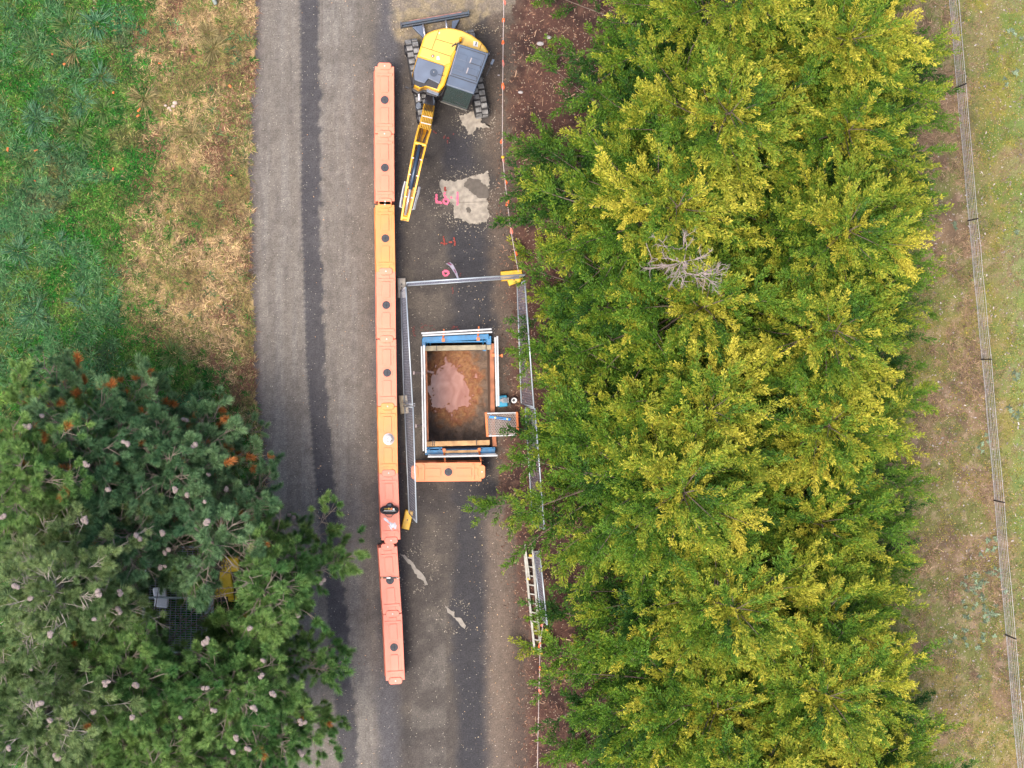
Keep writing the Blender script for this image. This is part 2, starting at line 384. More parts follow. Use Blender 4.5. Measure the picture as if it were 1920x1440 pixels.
# ================================================================== EXCAVATION
M_pit = mat('pit_soil', (84, 68, 58), rough=.7, var=.4, scale=3, bump=.9, bscale=22, spec=.5)
M_wall = mat('pit_wall', (112, 84, 66), rough=.9, var=.3, scale=4, bump=.8, bscale=14)
DZ = -1.6
nx, ny = 70, 100
fx = np.linspace(px0-.05, px1+.05, nx); fy = np.linspace(py0-.05, py1+.05, ny); FX, FY = np.meshgrid(fx, fy)
fu, fv = proj(np.stack([FX, FY, 0*FX+DZ], -1))
n1 = fbm(FX, FY, 1.7, 21); n2 = fbm(FX, FY, 5, 22); n3 = fbm(FX, FY, 12, 23, 3)
dd = np.hypot((fu-848)/56, (fv-722)/78)+(n2-.5)*.55+(n3-.5)*.2
dw = np.hypot((fu-842)/40, (fv-729)/42)+(n2-.5)*1.5+(n3-.5)*.7
dn = np.hypot((fu-842)/26, (fv-690)/34)
FZ = DZ+.05*(dw-1).clip(-1, 1.5)+(n3-.5)*.02*(dw > 1)
pc = mix((94, 76, 63), (120, 96, 78), sm(.4, .65, n2))
pc = mix(pc, (142, 90, 50), (1-sm(.85, 1.15, dd))*.95); pc = mix(pc, (166, 118, 70), (1-sm(.85, 1.1, dd))*sm(.5, .62, n3)*.8); pc = mix(pc, (138, 76, 42), (1-sm(1.0, 1.5, dw))*.7)
pidx = np.arange(FX.size).reshape(FX.shape); pq = np.stack([pidx[:-1, :-1], pidx[:-1, 1:], pidx[1:, 1:], pidx[1:, :-1]], -1).reshape(-1, 4)
M_clay = mat_attr('pit_clay', rough=.55, fine=22, amp=.3, bump=.8, bdist=.04, spec=.5)
o = np_mesh('pit_floor', np.stack([FX, FY, FZ], -1).reshape(-1, 3), pq, alb(pc.reshape(-1, 3)), M_clay); o['kind'] = 'structure'
mb = MB()                                   # earth sides below the shield
for (a, b, c_, d_) in ((px0, py0, px1, py0), (px1, py0, px1, py1), (px1, py1, px0, py1), (px0, py1, px0, py0)):
    n = 20
    for k in range(n):
        x0 = a+(c_-a)*k/n; y0 = b+(d_-b)*k/n; x1 = a+(c_-a)*(k+1)/n; y1 = b+(d_-b)*(k+1)/n
        mb.add([(x0, y0, -.0), (x1, y1, -.0), (x1, y1, DZ-.3), (x0, y0, DZ-.3)], [(0, 1, 2, 3)])
mb.build('pit_sides', M_wall)['kind'] = 'structure'
# muddy water
wm, nt, b = principled('muddy_water'); N = nt.nodes; L = nt.links
nz = N.new('ShaderNodeTexNoise'); nz.inputs['Scale'].default_value = 3; nz.inputs['Detail'].default_value = 5; nz.inputs['Distortion'].default_value = 2
cr = N.new('ShaderNodeValToRGB'); L.new(nz.outputs[0], cr.inputs[0]); cr.color_ramp.elements[0].color = (*alb((160, 104, 86)), 1); cr.color_ramp.elements[1].color = (*alb((190, 140, 124)), 1)
cr.color_ramp.elements[0].position = .35; cr.color_ramp.elements[1].position = .7
L.new(cr.outputs[0], b.inputs['Base Color']); b.inputs['Roughness'].default_value = .12; b.inputs['Specular IOR Level'].default_value = .6
n2_ = N.new('ShaderNodeTexNoise'); n2_.inputs['Scale'].default_value = 7; bp = N.new('ShaderNodeBump'); bp.inputs['Strength'].default_value = .05; L.new(n2_.outputs[0], bp.inputs['Height']); L.new(bp.outputs[0], b.inputs['Normal'])
zw = DZ
mb = MB(); pts = []
for k in range(72):
    t = 2*math.pi*k/72; r = 1.0
    c = P(846+50*r*math.cos(t), 722+66*r*math.sin(t), zw); pts.append(c)
cen = P(846, 722, zw); mb.add(pts+[cen], [(k, (k+1) % 72, 72) for k in range(72)])
mb.build('puddle', wm)['kind'] = 'structure'

# ---- trench shield
M_blue = mat('steel_blue', (40, 132, 190), rough=.45, var=.22, scale=6, bump=.15, dirt=(88, 92, 92))
M_alu = mat('galvanised', (206, 206, 208), rough=.4, metal=.35, var=.12, scale=8, bump=.05)
M_orange = mat('paint_orange', (244, 130, 60), rough=.5, var=.12, scale=9, dirt=(150, 100, 70))
M_woodl = mat('timber_pale', (212, 168, 118), rough=.85, var=.2, scale=5, bump=.3, dirt=(120, 90, 66))
M_woodg = mat('timber_grey', (172, 160, 134), rough=.9, var=.2, scale=5, bump=.3, dirt=(110, 100, 84))
M_woodr = mat('timber_brown', (184, 118, 84), rough=.85, var=.25, scale=4, bump=.3, dirt=(110, 76, 56))
M_black = mat('black_plastic', (38, 38, 42), rough=.5, var=.15)
def wood(n, a, b, w, h, m, par): 
    o = MB().bar(a, b, w, h).build(n, m, par, bevel=.008); return o
zt = .22
ts = thing('trench_shield', (P(860, 742).x, P(860, 742).y, -1.9), 'blue steel and timber trench shield lining the muddy excavation in the road', 'trench shield')
mb = MB()
mb.bar(P(793,637,zt), P(916,631,zt), .16, .16); mb.bar(P(794,642,-.2), P(919,640,-.2), .05, .75)
mb.build('end_beam', M_blue, ts, bevel=.01)
for u in (800, 806, 905, 911): MB().bar(P(u, 638, .18), P(u+1, 648, -.05), .03, .10).build('bracket', M_blue, ts, bevel=.006)
mb=None
for c_, z_ in (((794.5, 643, .08), (.10, .28, .30)), ((916, 638, .1), (.14, .26, .26)), ((908, 655, .14), (.10, .10, .10)), ((823, 650, .14), (.11, .06, .08))): MB().box(P(*c_), z_).build('bracket', M_blue, ts, bevel=.008)
mb = MB(); mb.bar(P(797,848.5,zt-.05), P(928,846,zt-.05), .15, .14); mb.bar(P(798,843,-.25), P(928,841,-.25), .05, .7)
mb.build('end_beam', M_blue, ts, bevel=.01)
for u0, u1 in ((799, 829), (899, 928)):
    MB().bar(P(u0, 840.5, .14), P(u1, 839.5, .14), .04, .16).build('bracket', M_blue, ts, bevel=.006)
    for du_, a_ in ((u0+5, .3), (u1-5, -.2)): MB().box(P(du_, 843, .15), (.05, .16, .14), a_).build('bracket', M_blue, ts, bevel=.006)
wood('sleeper', P(794,653.5,.16), P(921,651,.16), .15, .13, M_woodg, ts)
wood('sleeper', P(800,832.5,.16), P(918,829.5,.16), .15, .12, M_woodl, ts)
wood('sleeper', P(831,847.5,.27), P(897,845.8,.27), .08, .05, M_woodl, ts)
wood('waler', P(922,644,.12), P(924,812,.12), .13, .16, M_woodr, ts)
wood('waler', P(925.5,808,.05), P(927.5,837,.05), .12, .14, M_woodr, ts)
MB().bar(P(795.5,649,-.9), P(799.5,846,-.9), .05, 2.0).build('side_panel', M_woodr, ts)
MB().bar(P(918,655,-.9), P(921,835,-.9), .05, 1.9).build('side_panel', mat('pit_sheet', (126, 100, 82), rough=.8, var=.25), ts)
MB().bar(P(796,657,-1.0), P(920,655,-1.0), .05, 1.9).build('side_panel', M_black, ts)
for u, v in ((818, 652), (911, 650), (811, 831), (814, 831), (893, 829)): MB().box(P(u, v, .17), (.02, .17, .16)).build('steel_band', mat('dark_steel', (70, 66, 64), rough=.5, metal=.4), ts)
# ---- edge rails, each rail set is clamped to the shield
def rails(name, label, lines, posts, pm, zr):
    a = lines[0]; r = thing(name, P(a[0][0], a[0][1], 0), label, 'guardrail', 'guardrails around the excavation')
    for (p, q2), z in zip(lines, zr):
        MB().bar(P(*p, z), P(*q2, z), .055, .055).build('rail', M_alu, r, bevel=.01)
    for (b0, b1) in posts:
        mb = MB(); p0 = P(*b0); p1 = P(*b1)
        mb.bar((p0.x, p0.y, .1), (p1.x, p1.y, .72), .05, .05); mb.box((p0.x, p0.y, .28), (.09, .1, .09)); mb.box((p1.x, p1.y, .7), (.045, .10, .05))
        mb.build('post', pm, r, bevel=.006)
    return r
M_clamp = mat('clamp_grey', (170, 150, 146), rough=.6)
rails('guardrail', 'pair of white rails on orange posts above the blue beam nearest the excavator', [((790,625),(922,617)), ((792,629),(923,622.5))], [((830,638),(829.5,621)), ((895,636),(894,616))], M_orange, (.85, .55))
rails('guardrail', 'white rail on orange posts beside the crosswise orange barrier', [((802,856.5),(933,854)), ((803,853.5),(930,851.5))], [((831.5,843),(832,864)), ((897,842),(898,862))], M_orange, (.55, .3))
rails('guardrail', 'long white rail pair along the fence side of the excavation', [((790.5,649),(794,846)), ((795,647),(798.5,849))], [((792,700),(774,699)), ((794,797),(778,797))], M_clamp, (.3, .6))
rails('guardrail', 'white rail pair on the hedge side held by one orange clamp', [((928.5,632),(931.5,762)), ((932.5,630),(935,761))], [((923,666),(937,667))], M_orange, (.4, .7))

# ---- access platform and level
ap = thing('access_platform', P(938, 797), 'small mesh platform with orange ends at the edge of the excavation', 'platform')
MB().bar(P(911,773,.45), P(914,819,.45), .07, .07).build('end_bar', M_orange, ap, bevel=.01); MB().bar(P(969,772,.45), P(971,816,.45), .07, .07).build('end_bar', M_orange, ap, bevel=.01)
MB().bar(P(913,775,.45), P(968,774,.45), .04, .06).build('side_bar', M_alu, ap, bevel=.005); MB().bar(P(915,817.5,.45), P(970,815.5,.45), .04, .06).build('side_bar', M_alu, ap, bevel=.005)
for u, v in ((918, 776), (918, 814), (965, 776), (965, 814)): p = P(u, v, 0); MB().bar((p.x, p.y, 0), (p.x, p.y, .43), .04, .04).build('leg', M_alu, ap, bevel=.005)
mb = MB(); zc = .46; p00 = P(914,777,zc); p10 = P(967,776,zc); p01 = P(916,815,zc)
ex = p10-p00; ey = p01-p00; nu, nv = 17, 6
for i in range(nu):
    for j in range(nv):
        for s0, s1, t0, t1 in ((0, .5, .5, 0), (.5, 1, 0, .5), (0, .5, .5, 1), (.5, 1, 1, .5)):
            a = p00+ex*((i+s0)/nu)+ey*((j+t0)/nv); b2 = p00+ex*((i+s1)/nu)+ey*((j+t1)/nv); mb.bar(a, b2, .012, .015)
mb.build('mesh_deck', mat('expanded_metal', (196, 180, 172), rough=.6, metal=.2), ap)
mb = MB(); mb.bar(P(918,782,.56), P(957,787,.56), .09, .05); lv = thing('spirit_level', P(937, 784, .49), 'blue spirit level lying across the mesh platform', 'level')
mb = MB(); mb.bar(P(917.5,781.5,.51), P(957,786.5,.51), .075, .04); mb.build('body', mat('level_blue', (30, 140, 220), rough=.35, var=.1), lv, bevel=.006)
for u, v in ((928.5, 783), (951, 785.8)): MB().cyl(P(u, v, .525), .03, .008, 12).build('vial', mat('vial_yellow', (240, 220, 130), rough=.2), lv)
mb = MB(); mb.bar(P(931,783.4,.533), P(944,785,.533), .025, .004); mb.build('lettering_strip', M_black, lv)

# ---- pump by the platform
pu = thing('water_pump', P(948, 752), 'blue and silver water pump half hidden by hedge branches beside the excavation', 'pump')
M_cyan = mat('pump_blue', (30, 150, 190), rough=.4); 
mb = MB(); mb.box(P(942,752,.15), (.28, .34, .28), .1); mb.box(P(940,759,.12), (.22, .12, .2)); mb.build('motor', M_cyan, pu, bevel=.03)
mb = MB()
for k in range(6): mb.box(P(942+k*2.2, 750.5, .32), (.014, .16, .08))
mb.box(P(940.5, 750.6, .33), (.09, .08, .05)); mb.build('engine_fins', mat('cast_alu', (170, 168, 170), rough=.4, metal=.5), pu)
mb = MB(); mb.cyl(P(963, 750.5, .16), .085, .2, 18); mb.build('outlet', mat('white_plastic', (232, 230, 230), rough=.4), pu, bevel=.01)
mb = MB(); mb.cyl(P(963, 750.5, .362), .045, .01, 14); mb.tube([P(950,757,.2), P(955,754,.3), P(960,752,.25)], .02, 8); mb.box(P(950,757,.1), (.22, .14, .16)); mb.build('hose', M_black, pu)

# ================================================================== TRAFFIC BARRIERS
def plastic(name, c): return mat(name, c, rough=.45, var=.07, scale=1.7, bump=.10, bscale=45, dirt=(225, 130, 100))
M_salmon = plastic('barrier_salmon', (255, 146, 114)); M_amber = plastic('barrier_amber', (255, 156, 74)); M_deep = plastic('barrier_coral', (255, 142, 116)); M_cross = plastic('barrier_apricot', (255, 148, 88))
def octo(w, l, cy=0., c=.35):
    a, b = w/2, l/2; k = min(a, b)*c*1.4
    return [(-a, cy-b+k), (-a+k, cy-b), (a-k, cy-b), (a, cy-b+k), (a, cy+b-k), (a-k, cy+b), (-a+k, cy+b), (-a, cy+b-k)]
M_cap = mat('cap_black', (48, 50, 60), rough=.6, var=.2); M_bolt = mat('bolt_white', (230, 220, 210), rough=.4)
def barrier_proto(m, both, name='traffic_barrier'):
    t = bpy.data.objects.new(name, None); C.objects.link(t); t.empty_display_size = .2
    hl = 1.0; mb = MB()
    prof = [(0, .30), (.10, .30), (.14, .285), (.42, .255), (.62, .255), (.80, .278), (.875, .285), (.89, .275)]
    rl = [[(-w, -hl+.012, z), (w, -hl+.012, z), (w, hl-.012, z), (-w, hl-.012, z)] for z, w in prof]
    mb.rings(rl)
    for s in (-1, 1):
        mb.box((0, s*.745, .90), (.47, .075, .045))
        mb.box((0, s*.46, .898), (.225, .47, .04))
        mb.box((0, s*.83, .890), (.22, .10, .035))
        mb.box((-.165, s*.47, .887), (.07, .44, .012)); mb.box((.165, s*.47, .887), (.07, .44, .012))
        for k in (-1, 1): mb.box((k*.262, s*.45, .30), (.05, .30, .22))
    body = mb.build('body', m, t, bevel=.009, local=True)
    mb = MB(); mb.cyl((0, 0, .875), .17, .022, 28); mb.build('filler_boss', m, body, bevel=.008, local=True)
    for s in ((1, -1) if both else (1,)):
        mb = MB(); o8 = octo(.40, .20, s*1.0)
        mb.prism([(x, y, .62) for x, y in o8], [(x, y, .925) for x, y in o8]); mb.build('lug', m, body, bevel=.015, local=True)
        mb = MB(); mb.cyl((0, s*1.0, .92), .022, .018, 12); pn = mb.build('pin', M_bolt, body, local=True)
    mb = MB(); mb.cyl((0, 0, .885), .118, .03, 24); mb.box((0, 0, .918), (.20, .03, .012)); mb.box((0, 0, .918), (.03, .20, .012)); mb.build('filler_cap', M_cap, t, bevel=.004, local=True)
    return t
GB = 'orange plastic traffic barriers'
protos = {}
def put_barrier(kind, m, both, a, b, label):
    """a: photo pixel of the far end, b: of the near end, at barrier top height"""
    key = (m.name, both)
    if key not in protos: protos[key] = o = barrier_proto(m, both)
    else: o = copy_tree(protos[key])
    A = P(*a, .9); B = P(*b, .9); c = (A+B)/2; d = A-B
    o.location = (c.x, c.y, .012); o.rotation_euler = (0, 0, math.atan2(-d.x, d.y)); o.scale = (1, 1, 1)
    tag(o, label, 'barrier', GB); return o
put_barrier(0, M_salmon, False, (721,125), (721.5,250), 'salmon barrier at the excavator end of the long row')
put_barrier(0, M_salmon, True, (721,250), (722,379), 'second salmon barrier of the row, beside the excavator boom')
put_barrier(0, M_amber, False, (721.5,386), (723.5,508), 'amber orange barrier with black cap, beside the tip of the boom')
put_barrier(0, M_salmon, False, (723.5,508), (724.5,636), 'salmon barrier next to the white concrete fence foot')
put_barrier(0, M_salmon, False, (725,636), (726.5,762), 'salmon barrier just above the one with the white lid')
b_lid = put_barrier(0, M_amber, False, (726.5,762), (728.5,888), 'amber orange barrier with a white round lid')
b_bag = put_barrier(0, M_deep, True, (728.5,888), (733,1012), 'coral barrier carrying the black tool bag and white cloth')
put_barrier(0, M_deep, False, (727,1025), (735.5,1151), 'coral barrier below the gap, wrapped with a dark strap')
put_barrier(0, M_deep, True, (736,1151), (741.5,1276), 'last coral barrier at the foot of the row')
put_barrier(0, M_cross, True, (904,884.5), (777,885.5), 'apricot orange barrier lying crosswise below the excavation')
# white lid
for ch in list(b_lid.children):
    if ch.name.startswith('filler_cap'): bpy.data.objects.remove(ch)
hh = thing('hard_hat', P(728.5, 823.5, .91), 'white round hard hat resting on the amber barrier', 'hard hat')
M_white = mat('white_shell', (240, 238, 236), rough=.35, var=.05)
mb = MB(); c = P(728.5, 823.5, .91)
rl = []
for r, z in ((.165, 0), (.165, .012), (.135, .02), (.128, .06), (.105, .11), (.06, .145), (.01, .155)):
    rl.append([(c.x+r*math.cos(2*math.pi*k/28), c.y+r*1.08*math.sin(2*math.pi*k/28), c.z+z) for k in range(28)])
mb.rings(rl); mb.build('shell', M_white, hh, smooth=True)
mb = MB(); pts = [(c.x+.045*math.cos(t), c.y-.01+.06*math.sin(t), c.z+.150-abs(t-2.8)*.006) for t in np.linspace(1.4, 5.2, 12)]; mb.tube(pts, .01, 6); mb.box((c.x+.06, c.y-.05, c.z+.118), (.08, .03, .03), .7); mb.build('badge', mat('hat_mark', (90, 80, 80), rough=.6), hh)
# tool bag
tb = thing('tool_bag', P(730, 956, .91), 'black open tool bag with orange tools on the coral barrier', 'bag')
c = P(730, 956, .91); M_bag = mat('bag_black', (34, 32, 40), rough=.7, var=.3, bump=.5)
mb = MB(); rl = []
for z, a, b_ in ((0, .24, .11), (.05, .275, .13), (.16, .27, .125), (.22, .25, .115), (.235, .22, .09), (.17, .21, .08)):
    rl.append([(c.x+a*math.copysign(abs(math.cos(t))**.7, math.cos(t)), c.y+b_*math.copysign(abs(math.sin(t))**.8, math.sin(t)), c.z+z) for t in np.linspace(0, 2*math.pi, 25)[:-1]])
mb.rings(rl); mb.build('body', M_bag, tb, smooth=True)
mb = MB(); mb.tube([(c.x-.2, c.y-.02, c.z+.2), (c.x-.1, c.y-.03, c.z+.29), (c.x+.1, c.y-.03, c.z+.29), (c.x+.2, c.y-.02, c.z+.2)], .014, 8); mb.tube([(c.x-.14, c.y-.12, c.z+.1), (c.x-.05, c.y-.2, c.z+.12), (c.x+.05, c.y-.2, c.z+.12), (c.x+.12, c.y-.12, c.z+.1)], .012, 6); mb.build('handle', mat('strap_grey', (100, 92, 90), rough=.7), tb)
mb = MB(); mb.box((c.x+.05, c.y+.05, c.z+.24), (.08, .06, .05), .4); mb.build('tool', M_orange, tb, bevel=.01)
mb = MB(); mb.box((c.x-.02, c.y+.06, c.z+.25), (.05, .05, .05), .2); mb.bar((c.x-.16, c.y+.05, c.z+.24), (c.x-.05, c.y+.055, c.z+.24), .02, .02); mb.build('tool', mat('tool_yellow', (210, 170, 60), rough=.5), tb, bevel=.008)
mb = MB(); mb.box((c.x, c.y+.15, c.z+.10), (.13, .09, .14), .2); mb.build('side_pouch', mat('pouch', (58, 66, 80), rough=.6), tb, bevel=.02)
mb = MB(); mb.bar((c.x-.17, c.y+.0, c.z+.255), (c.x+.17, c.y-.01, c.z+.255), .014, .014); mb.cyl((c.x+.12, c.y+.04, c.z+.22), .03, .05, 12); mb.build('tool', M_alu, tb)
# white cloth
def cloth(name, pts, z, h, m, label, cat):
    mb = MB(); P0 = [P(*p, z) for p in pts]; cxm = sum((p.x for p in P0))/len(P0); cym = sum((p.y for p in P0))/len(P0)
    n = 10; rg = []
    dense = []
    for i in range(len(P0)):
        for k in range(3): dense.append(P0[i].lerp(P0[(i+1) % len(P0)], k/3))
    for j in range(5):
        t = 1-j/5; rg.append([(cxm+(p.x-cxm)*t+random.uniform(-.008, .008), cym+(p.y-cym)*t+random.uniform(-.008, .008), z+.004+h*math.sin(j/4*math.pi/2)*random.uniform(.4, 1)) for p in dense])
    mb.rings(rg); o = mb.build(name, m, smooth=False); tag(o, label, cat); return o
M_cloth = mat('white_cloth', (240, 240, 246), rough=.8, var=.08, scale=20, bump=.4)
cloth('cloth', [(719,971),(724,970),(728,975),(734,978),(741,980),(744,985),(743,991),(738,993),(735,997),(731,993),(727,987),(731,982),(726,978),(720,975)], .905, .05, M_cloth, 'crumpled white cloth on the coral barrier below the tool bag', 'cloth')
# strap wrapped round one barrier
st = thing('ratchet_strap', P(731, 1084, .9), 'dark ratchet strap with orange buckles wrapped over the coral barrier', 'strap')
a = P(712.5, 1083.5, .935); b = P(750.5, 1083.5, .935)
MB().bar(a, b, .045, .012).build('webbing', mat('webbing', (92, 78, 74), rough=.8, var=.4, scale=25), st)
for t_ in (.1, .92): MB().box(a.lerp(b, t_)+Vector((0, 0, .012)), (.055, .05, .02)).build('buckle', mat('buckle', (216, 140, 90), rough=.5), st)
mb = MB(); mb.box(a.lerp(b, .42)+Vector((0, 0, .014)), (.12, .04, .025)); mb.tube([a.lerp(b, .8)+Vector((0, .01, .02)), a.lerp(b, .88)+Vector((0, -.02, .03)), b+Vector((0, .01, .01))], .008, 6); mb.build('ratchet', M_alu, st)

# ================================================================== SITE FENCES
M_tube = mat('fence_tube', (196, 206, 214), rough=.35, metal=.3, var=.1, scale=4, bump=0)
M_wire = mat('fence_wire', (150, 152, 168), rough=.45, metal=.3, var=.1, bump=0)
def panel(b0, b1, t0, t1, label, H=2.1, mid=True):
    B0 = P(*b0, .10); B1 = P(*b1, .10); T0 = P(*t0, H); T1 = P(*t1, H)
    r = thing('mesh_fence', ((B0.x+B1.x)/2, (B0.y+B1.y)/2, 0), label, 'fence', 'mesh fence panels round the work site')
    mb = MB(); mb.tube([B0, T0], .021, 8); mb.tube([B1, T1], .021, 8); mb.tube([T0, T1], .021, 8); mb.tube([B0.lerp(T0, .04), B1.lerp(T1, .04)], .018, 8)
    mb.tube([B0, Vector((B0.x, B0.y, 0.02))], .02, 6); mb.tube([B1, Vector((B1.x, B1.y, .02))], .02, 6)
    mb.build('frame', M_tube, r, smooth=True)
    L = (B1-B0).length; n = int(L/.075); m = int(2.0/.15); mb = MB()
    for k in range(1, n): mb.tube([B0.lerp(B1, k/n).lerp(T0.lerp(T1, k/n), .04), T0.lerp(T1, k/n)], .0028, 3, False)
    for k in range(1, m): mb.tube([B0.lerp(T0, k/m), B1.lerp(T1, k/m)], .0028, 3, False)
    mb.build('mesh_infill', M_wire, r)
    return r
fA = panel((751,545), (757,756), (761,539), (773.5,759), 'upper mesh panel along the barrier row, leaning to the excavation')
panel((758,762), (766.5,962), (774.5,764), (781,979), 'lower mesh panel along the barrier row, ending at the yellow foot')
panel((762,536), (976,521.5), (763,530), (984,514.5), 'mesh panel across the lane between the excavator and the excavation')
panel((969,534), (976.5,757), (984,527), (1001,763), 'mesh panel at the hedge side, starting at the double yellow foot')
panel((984,762), (998,985), (1003,766), (1021,992), 'mesh panel on the hedge side, mostly buried in branches')
panel((1000,1034), (1014,1156), (1012,1034), (1026,1171), 'short dark mesh panel behind the ladder by the hedge', 2.0)
def foot(name, c, size, rz, m, label, holes=2):
    p = P(*c); r = thing(name, (p.x, p.y, 0), label, 'fence foot', 'fence feet', rz)
    mb = MB(); rl = [[(-size[0]/2*s, -size[1]/2*s2, z), (size[0]/2*s, -size[1]/2*s2, z), (size[0]/2*s, size[1]/2*s2, z), (-size[0]/2*s, size[1]/2*s2, z)] for s, s2, z in ((1, 1, .0), (1, 1, .11), (.9, .95, .15))]
    mb.rings(rl); mb.build('block', m, r, bevel=.012, local=True)
    for k in range(holes): MB().cyl((0, (k-(holes-1)/2)*.11, .149), .022, .004, 12).build('socket', M_black, r, local=True)
    return r
M_cblock = mat('block_concrete', (206, 196, 182), rough=.9, var=.15, bump=.5, dirt=(150, 140, 126))
M_cblock2 = mat('block_beige', (206, 190, 160), rough=.9, var=.15, bump=.5, dirt=(150, 136, 116))
M_yblock = mat('block_yellow', (250, 196, 40), rough=.5, var=.1, dirt=(190, 150, 60))
foot('ballast_block', (753,540), (.25, .60), .03, M_cblock, 'white concrete fence foot beside the barrier row', 3)
foot('ballast_block', (757,758), (.26, .56), .10, M_cblock2, 'beige concrete fence foot between the two leaning panels', 2)
foot('ballast_block', (959,516.5), (.30, .66), R_(-84), M_yblock, 'yellow fence foot at the hedge side corner, upper one', 2)
foot('ballast_block', (963,525), (.26, .40), R_(-70), M_yblock, 'yellow fence foot at the hedge side corner, lower tilted one', 1)
foot('ballast_block', (763.5,974), (.25, .58), R_(-13), M_yblock, 'yellow fence foot at the lower end of the barrier row fence', 1)
for v in (756, 760): MB().tube([P(756, v, .3), P(777.5, v+1, 1.2)], .018, 6).build('clamp', M_alu, fA)
cl2 = thing('warning_ribbon', P(850, 510, 1.5), 'strip of white and pink warning tape hanging from the cross panel', 'tape')
mb = MB(); pa = [(840, 493, 5), (846, 497, 4.0), (851, 505, 3.2), (855, 512, 2.6), (858, 520, 1.8), (860, 525, 1.2)]; vs = []
for i, (u, v, w) in enumerate(pa):
    z = .3+i*.32; vs += [P(u-w*.8, v+w*.35, z), P(u+w*.8, v-w*.35, z+.02)]
mb.add(vs, [(2*i, 2*i+1, 2*i+3, 2*i+2) for i in range(len(pa)-1)]); o = mb.build('tape_strip', mat('tape_white', (236, 226, 238), rough=.5), cl2); sm_ = o.modifiers.new('thick', 'SOLIDIFY'); sm_.thickness = .004
mb = MB(); vs = []
for (u, v, w), z in zip(pa[:4], (.31, .63, .95, 1.27)): vs += [P(u-w*.25, v+w*.15, z+.016), P(u+w*.3, v-w*.15, z+.02)]
mb.add(vs, [(0, 1, 3, 2), (4, 5, 7, 6)]); o = mb.build('print', mat('tape_pink', (196, 90, 130), rough=.5), cl2); sm_ = o.modifiers.new('thick', 'SOLIDIFY'); sm_.thickness = .004

# ---- ladder
ld = thing('ladder', P(998, 1125), 'pale aluminium extension ladder lying beside the hedge', 'ladder')
M_lad = mat('ladder_alu', (184, 182, 174), rough=.5, metal=.15, var=.15, dirt=(150, 140, 124))
def lerp2(a, b, t): return (a[0]+(b[0]-a[0])*t, a[1]+(b[1]-a[1])*t)
La, Lb, Ra, Rb = (983.5,1038), (1002.5,1222), (998.5,1040), (1014,1225)
for a, b in ((La, Lb), (Ra, Rb)): MB().bar(P(*a, .12), P(*b, .12), .065, .09).build('rail', M_lad, ld, bevel=.006)
La2, Lb2, Ra2, Rb2 = (984,1020), (993,1086), (997,1020), (1004,1086)
for a, b in ((La2, Lb2), (Ra2, Rb2)): MB().bar(P(*a, .2), P(*b, .2), .045, .06).build('rail', M_lad, ld, bevel=.006)
for k in range(11):
    t = .035+k*.093; a = lerp2(La, Lb, t); b = lerp2(Ra, Rb, t); MB().bar(P(*a, .14), P(*b, .14), .04, .03).build('rung', M_lad, ld, bevel=.004)
for p in (Lb, Rb, (994.5,1041.5), (991,1085)): MB().box(P(*p, .14), (.09, .07, .12)).build('end_cap', M_yblock, ld, bevel=.01)

# ---- flagged rope and stakes
def rope(name, pts, flags, label):
    a = P(*pts[0][:2]); r = thing(name, (a.x, a.y, 0), label, 'rope', 'flagged ropes beside the hedge')
    W3 = [P(*p) for p in pts]; out = []
    for i in range(len(W3)-1):
        n = 6
        for k in range(n): q3 = W3[i].lerp(W3[i+1], k/n); q3.z -= .04*math.sin(math.pi*k/n); out.append(q3)
    out.append(W3[-1]); MB().tube(out, .011, 5).build('cord', mat('cord_white', (206, 190, 186), rough=.8, var=.2, scale=14), r)
    for i, (u, v) in enumerate(flags):
        z = .85; c = P(u, v, z); mb = MB(); w = random.uniform(.035, .055); h = random.uniform(.12, .22); tl = random.uniform(-.05, .05)
        vs = [c+Vector((-w*.5, h/2, 0)), c+Vector((w*.5, h/2, .01)), c+Vector((w+tl, -h*.1, -.05)), c+Vector((w*.3+tl, -h/2, -.10)), c+Vector((-w+tl, -h*.2, -.03))]
        mb.add(vs, [(0, 1, 2, 3, 4)]); o = mb.build('flag', M_flag if i % 3 else M_flag2, r); s_ = o.modifiers.new('thick', 'SOLIDIFY'); s_.thickness = .004
M_flag = mat('flag_orange', (250, 112, 50), rough=.7, var=.1); M_flag2 = mat('flag_pink', (244, 130, 110), rough=.7, var=.1)
rope('flag_rope', [(944,-40,.85), (944.5,20,.85), (943,120,.84), (942,290,.9), (951,375,.85), (958,432,.82), (972,510,.95)], [(944,3),(944,38),(943,80),(943,119),(942.5,162),(942,265),(942,299),(948.5,342),(953,382),(958,434),(966.5,476)], 'rope with small orange flags running from the top of the road to the yellow foot')
rope('flag_rope', [(1020,1160,.85), (1017,1178,.85), (1013,1210,.85), (1012,1255,.84), (1010,1330,.86), (1007,1480,.85)], [(1016,1172),(1013,1211),(1012,1254),(1011,1298)], 'rope with small orange flags leading down from the ladder')
def stake(c, label):
    p = P(*c); r = thing('rope_stake', (p.x, p.y, 0), label, 'stake', 'rope stakes'); MB().tube([(0, 0, -.05), (0, 0, .92)], .009, 6).build('rod', M_black, r, local=True)
    MB().sphere((0, 0, .95), .05, 12, 8, (1, 1, .9)).build('cap', M_yblock, r, smooth=True, local=True)
stake((937,302), 'thin stake with yellow cap holding the rope below the excavator'); stake((1018,1172), 'thin stake with yellow cap near the foot of the ladder')
mp = thing('marker_post', P(402, 3), 'weathered grey stub of post at the top edge of the dry grass', 'post')
a = P(398, -6, .25); b = P(404.5, 7, .12); MB().tube([a, b], .06, 10).build('shaft', mat('post_grey', (150, 158, 150), rough=.8), mp, bevel=.006); MB().tube([b, b+(b-a).normalized()*.02], .045, 10).build('hollow_end', mat('post_end', (96, 92, 84), rough=.8), mp)
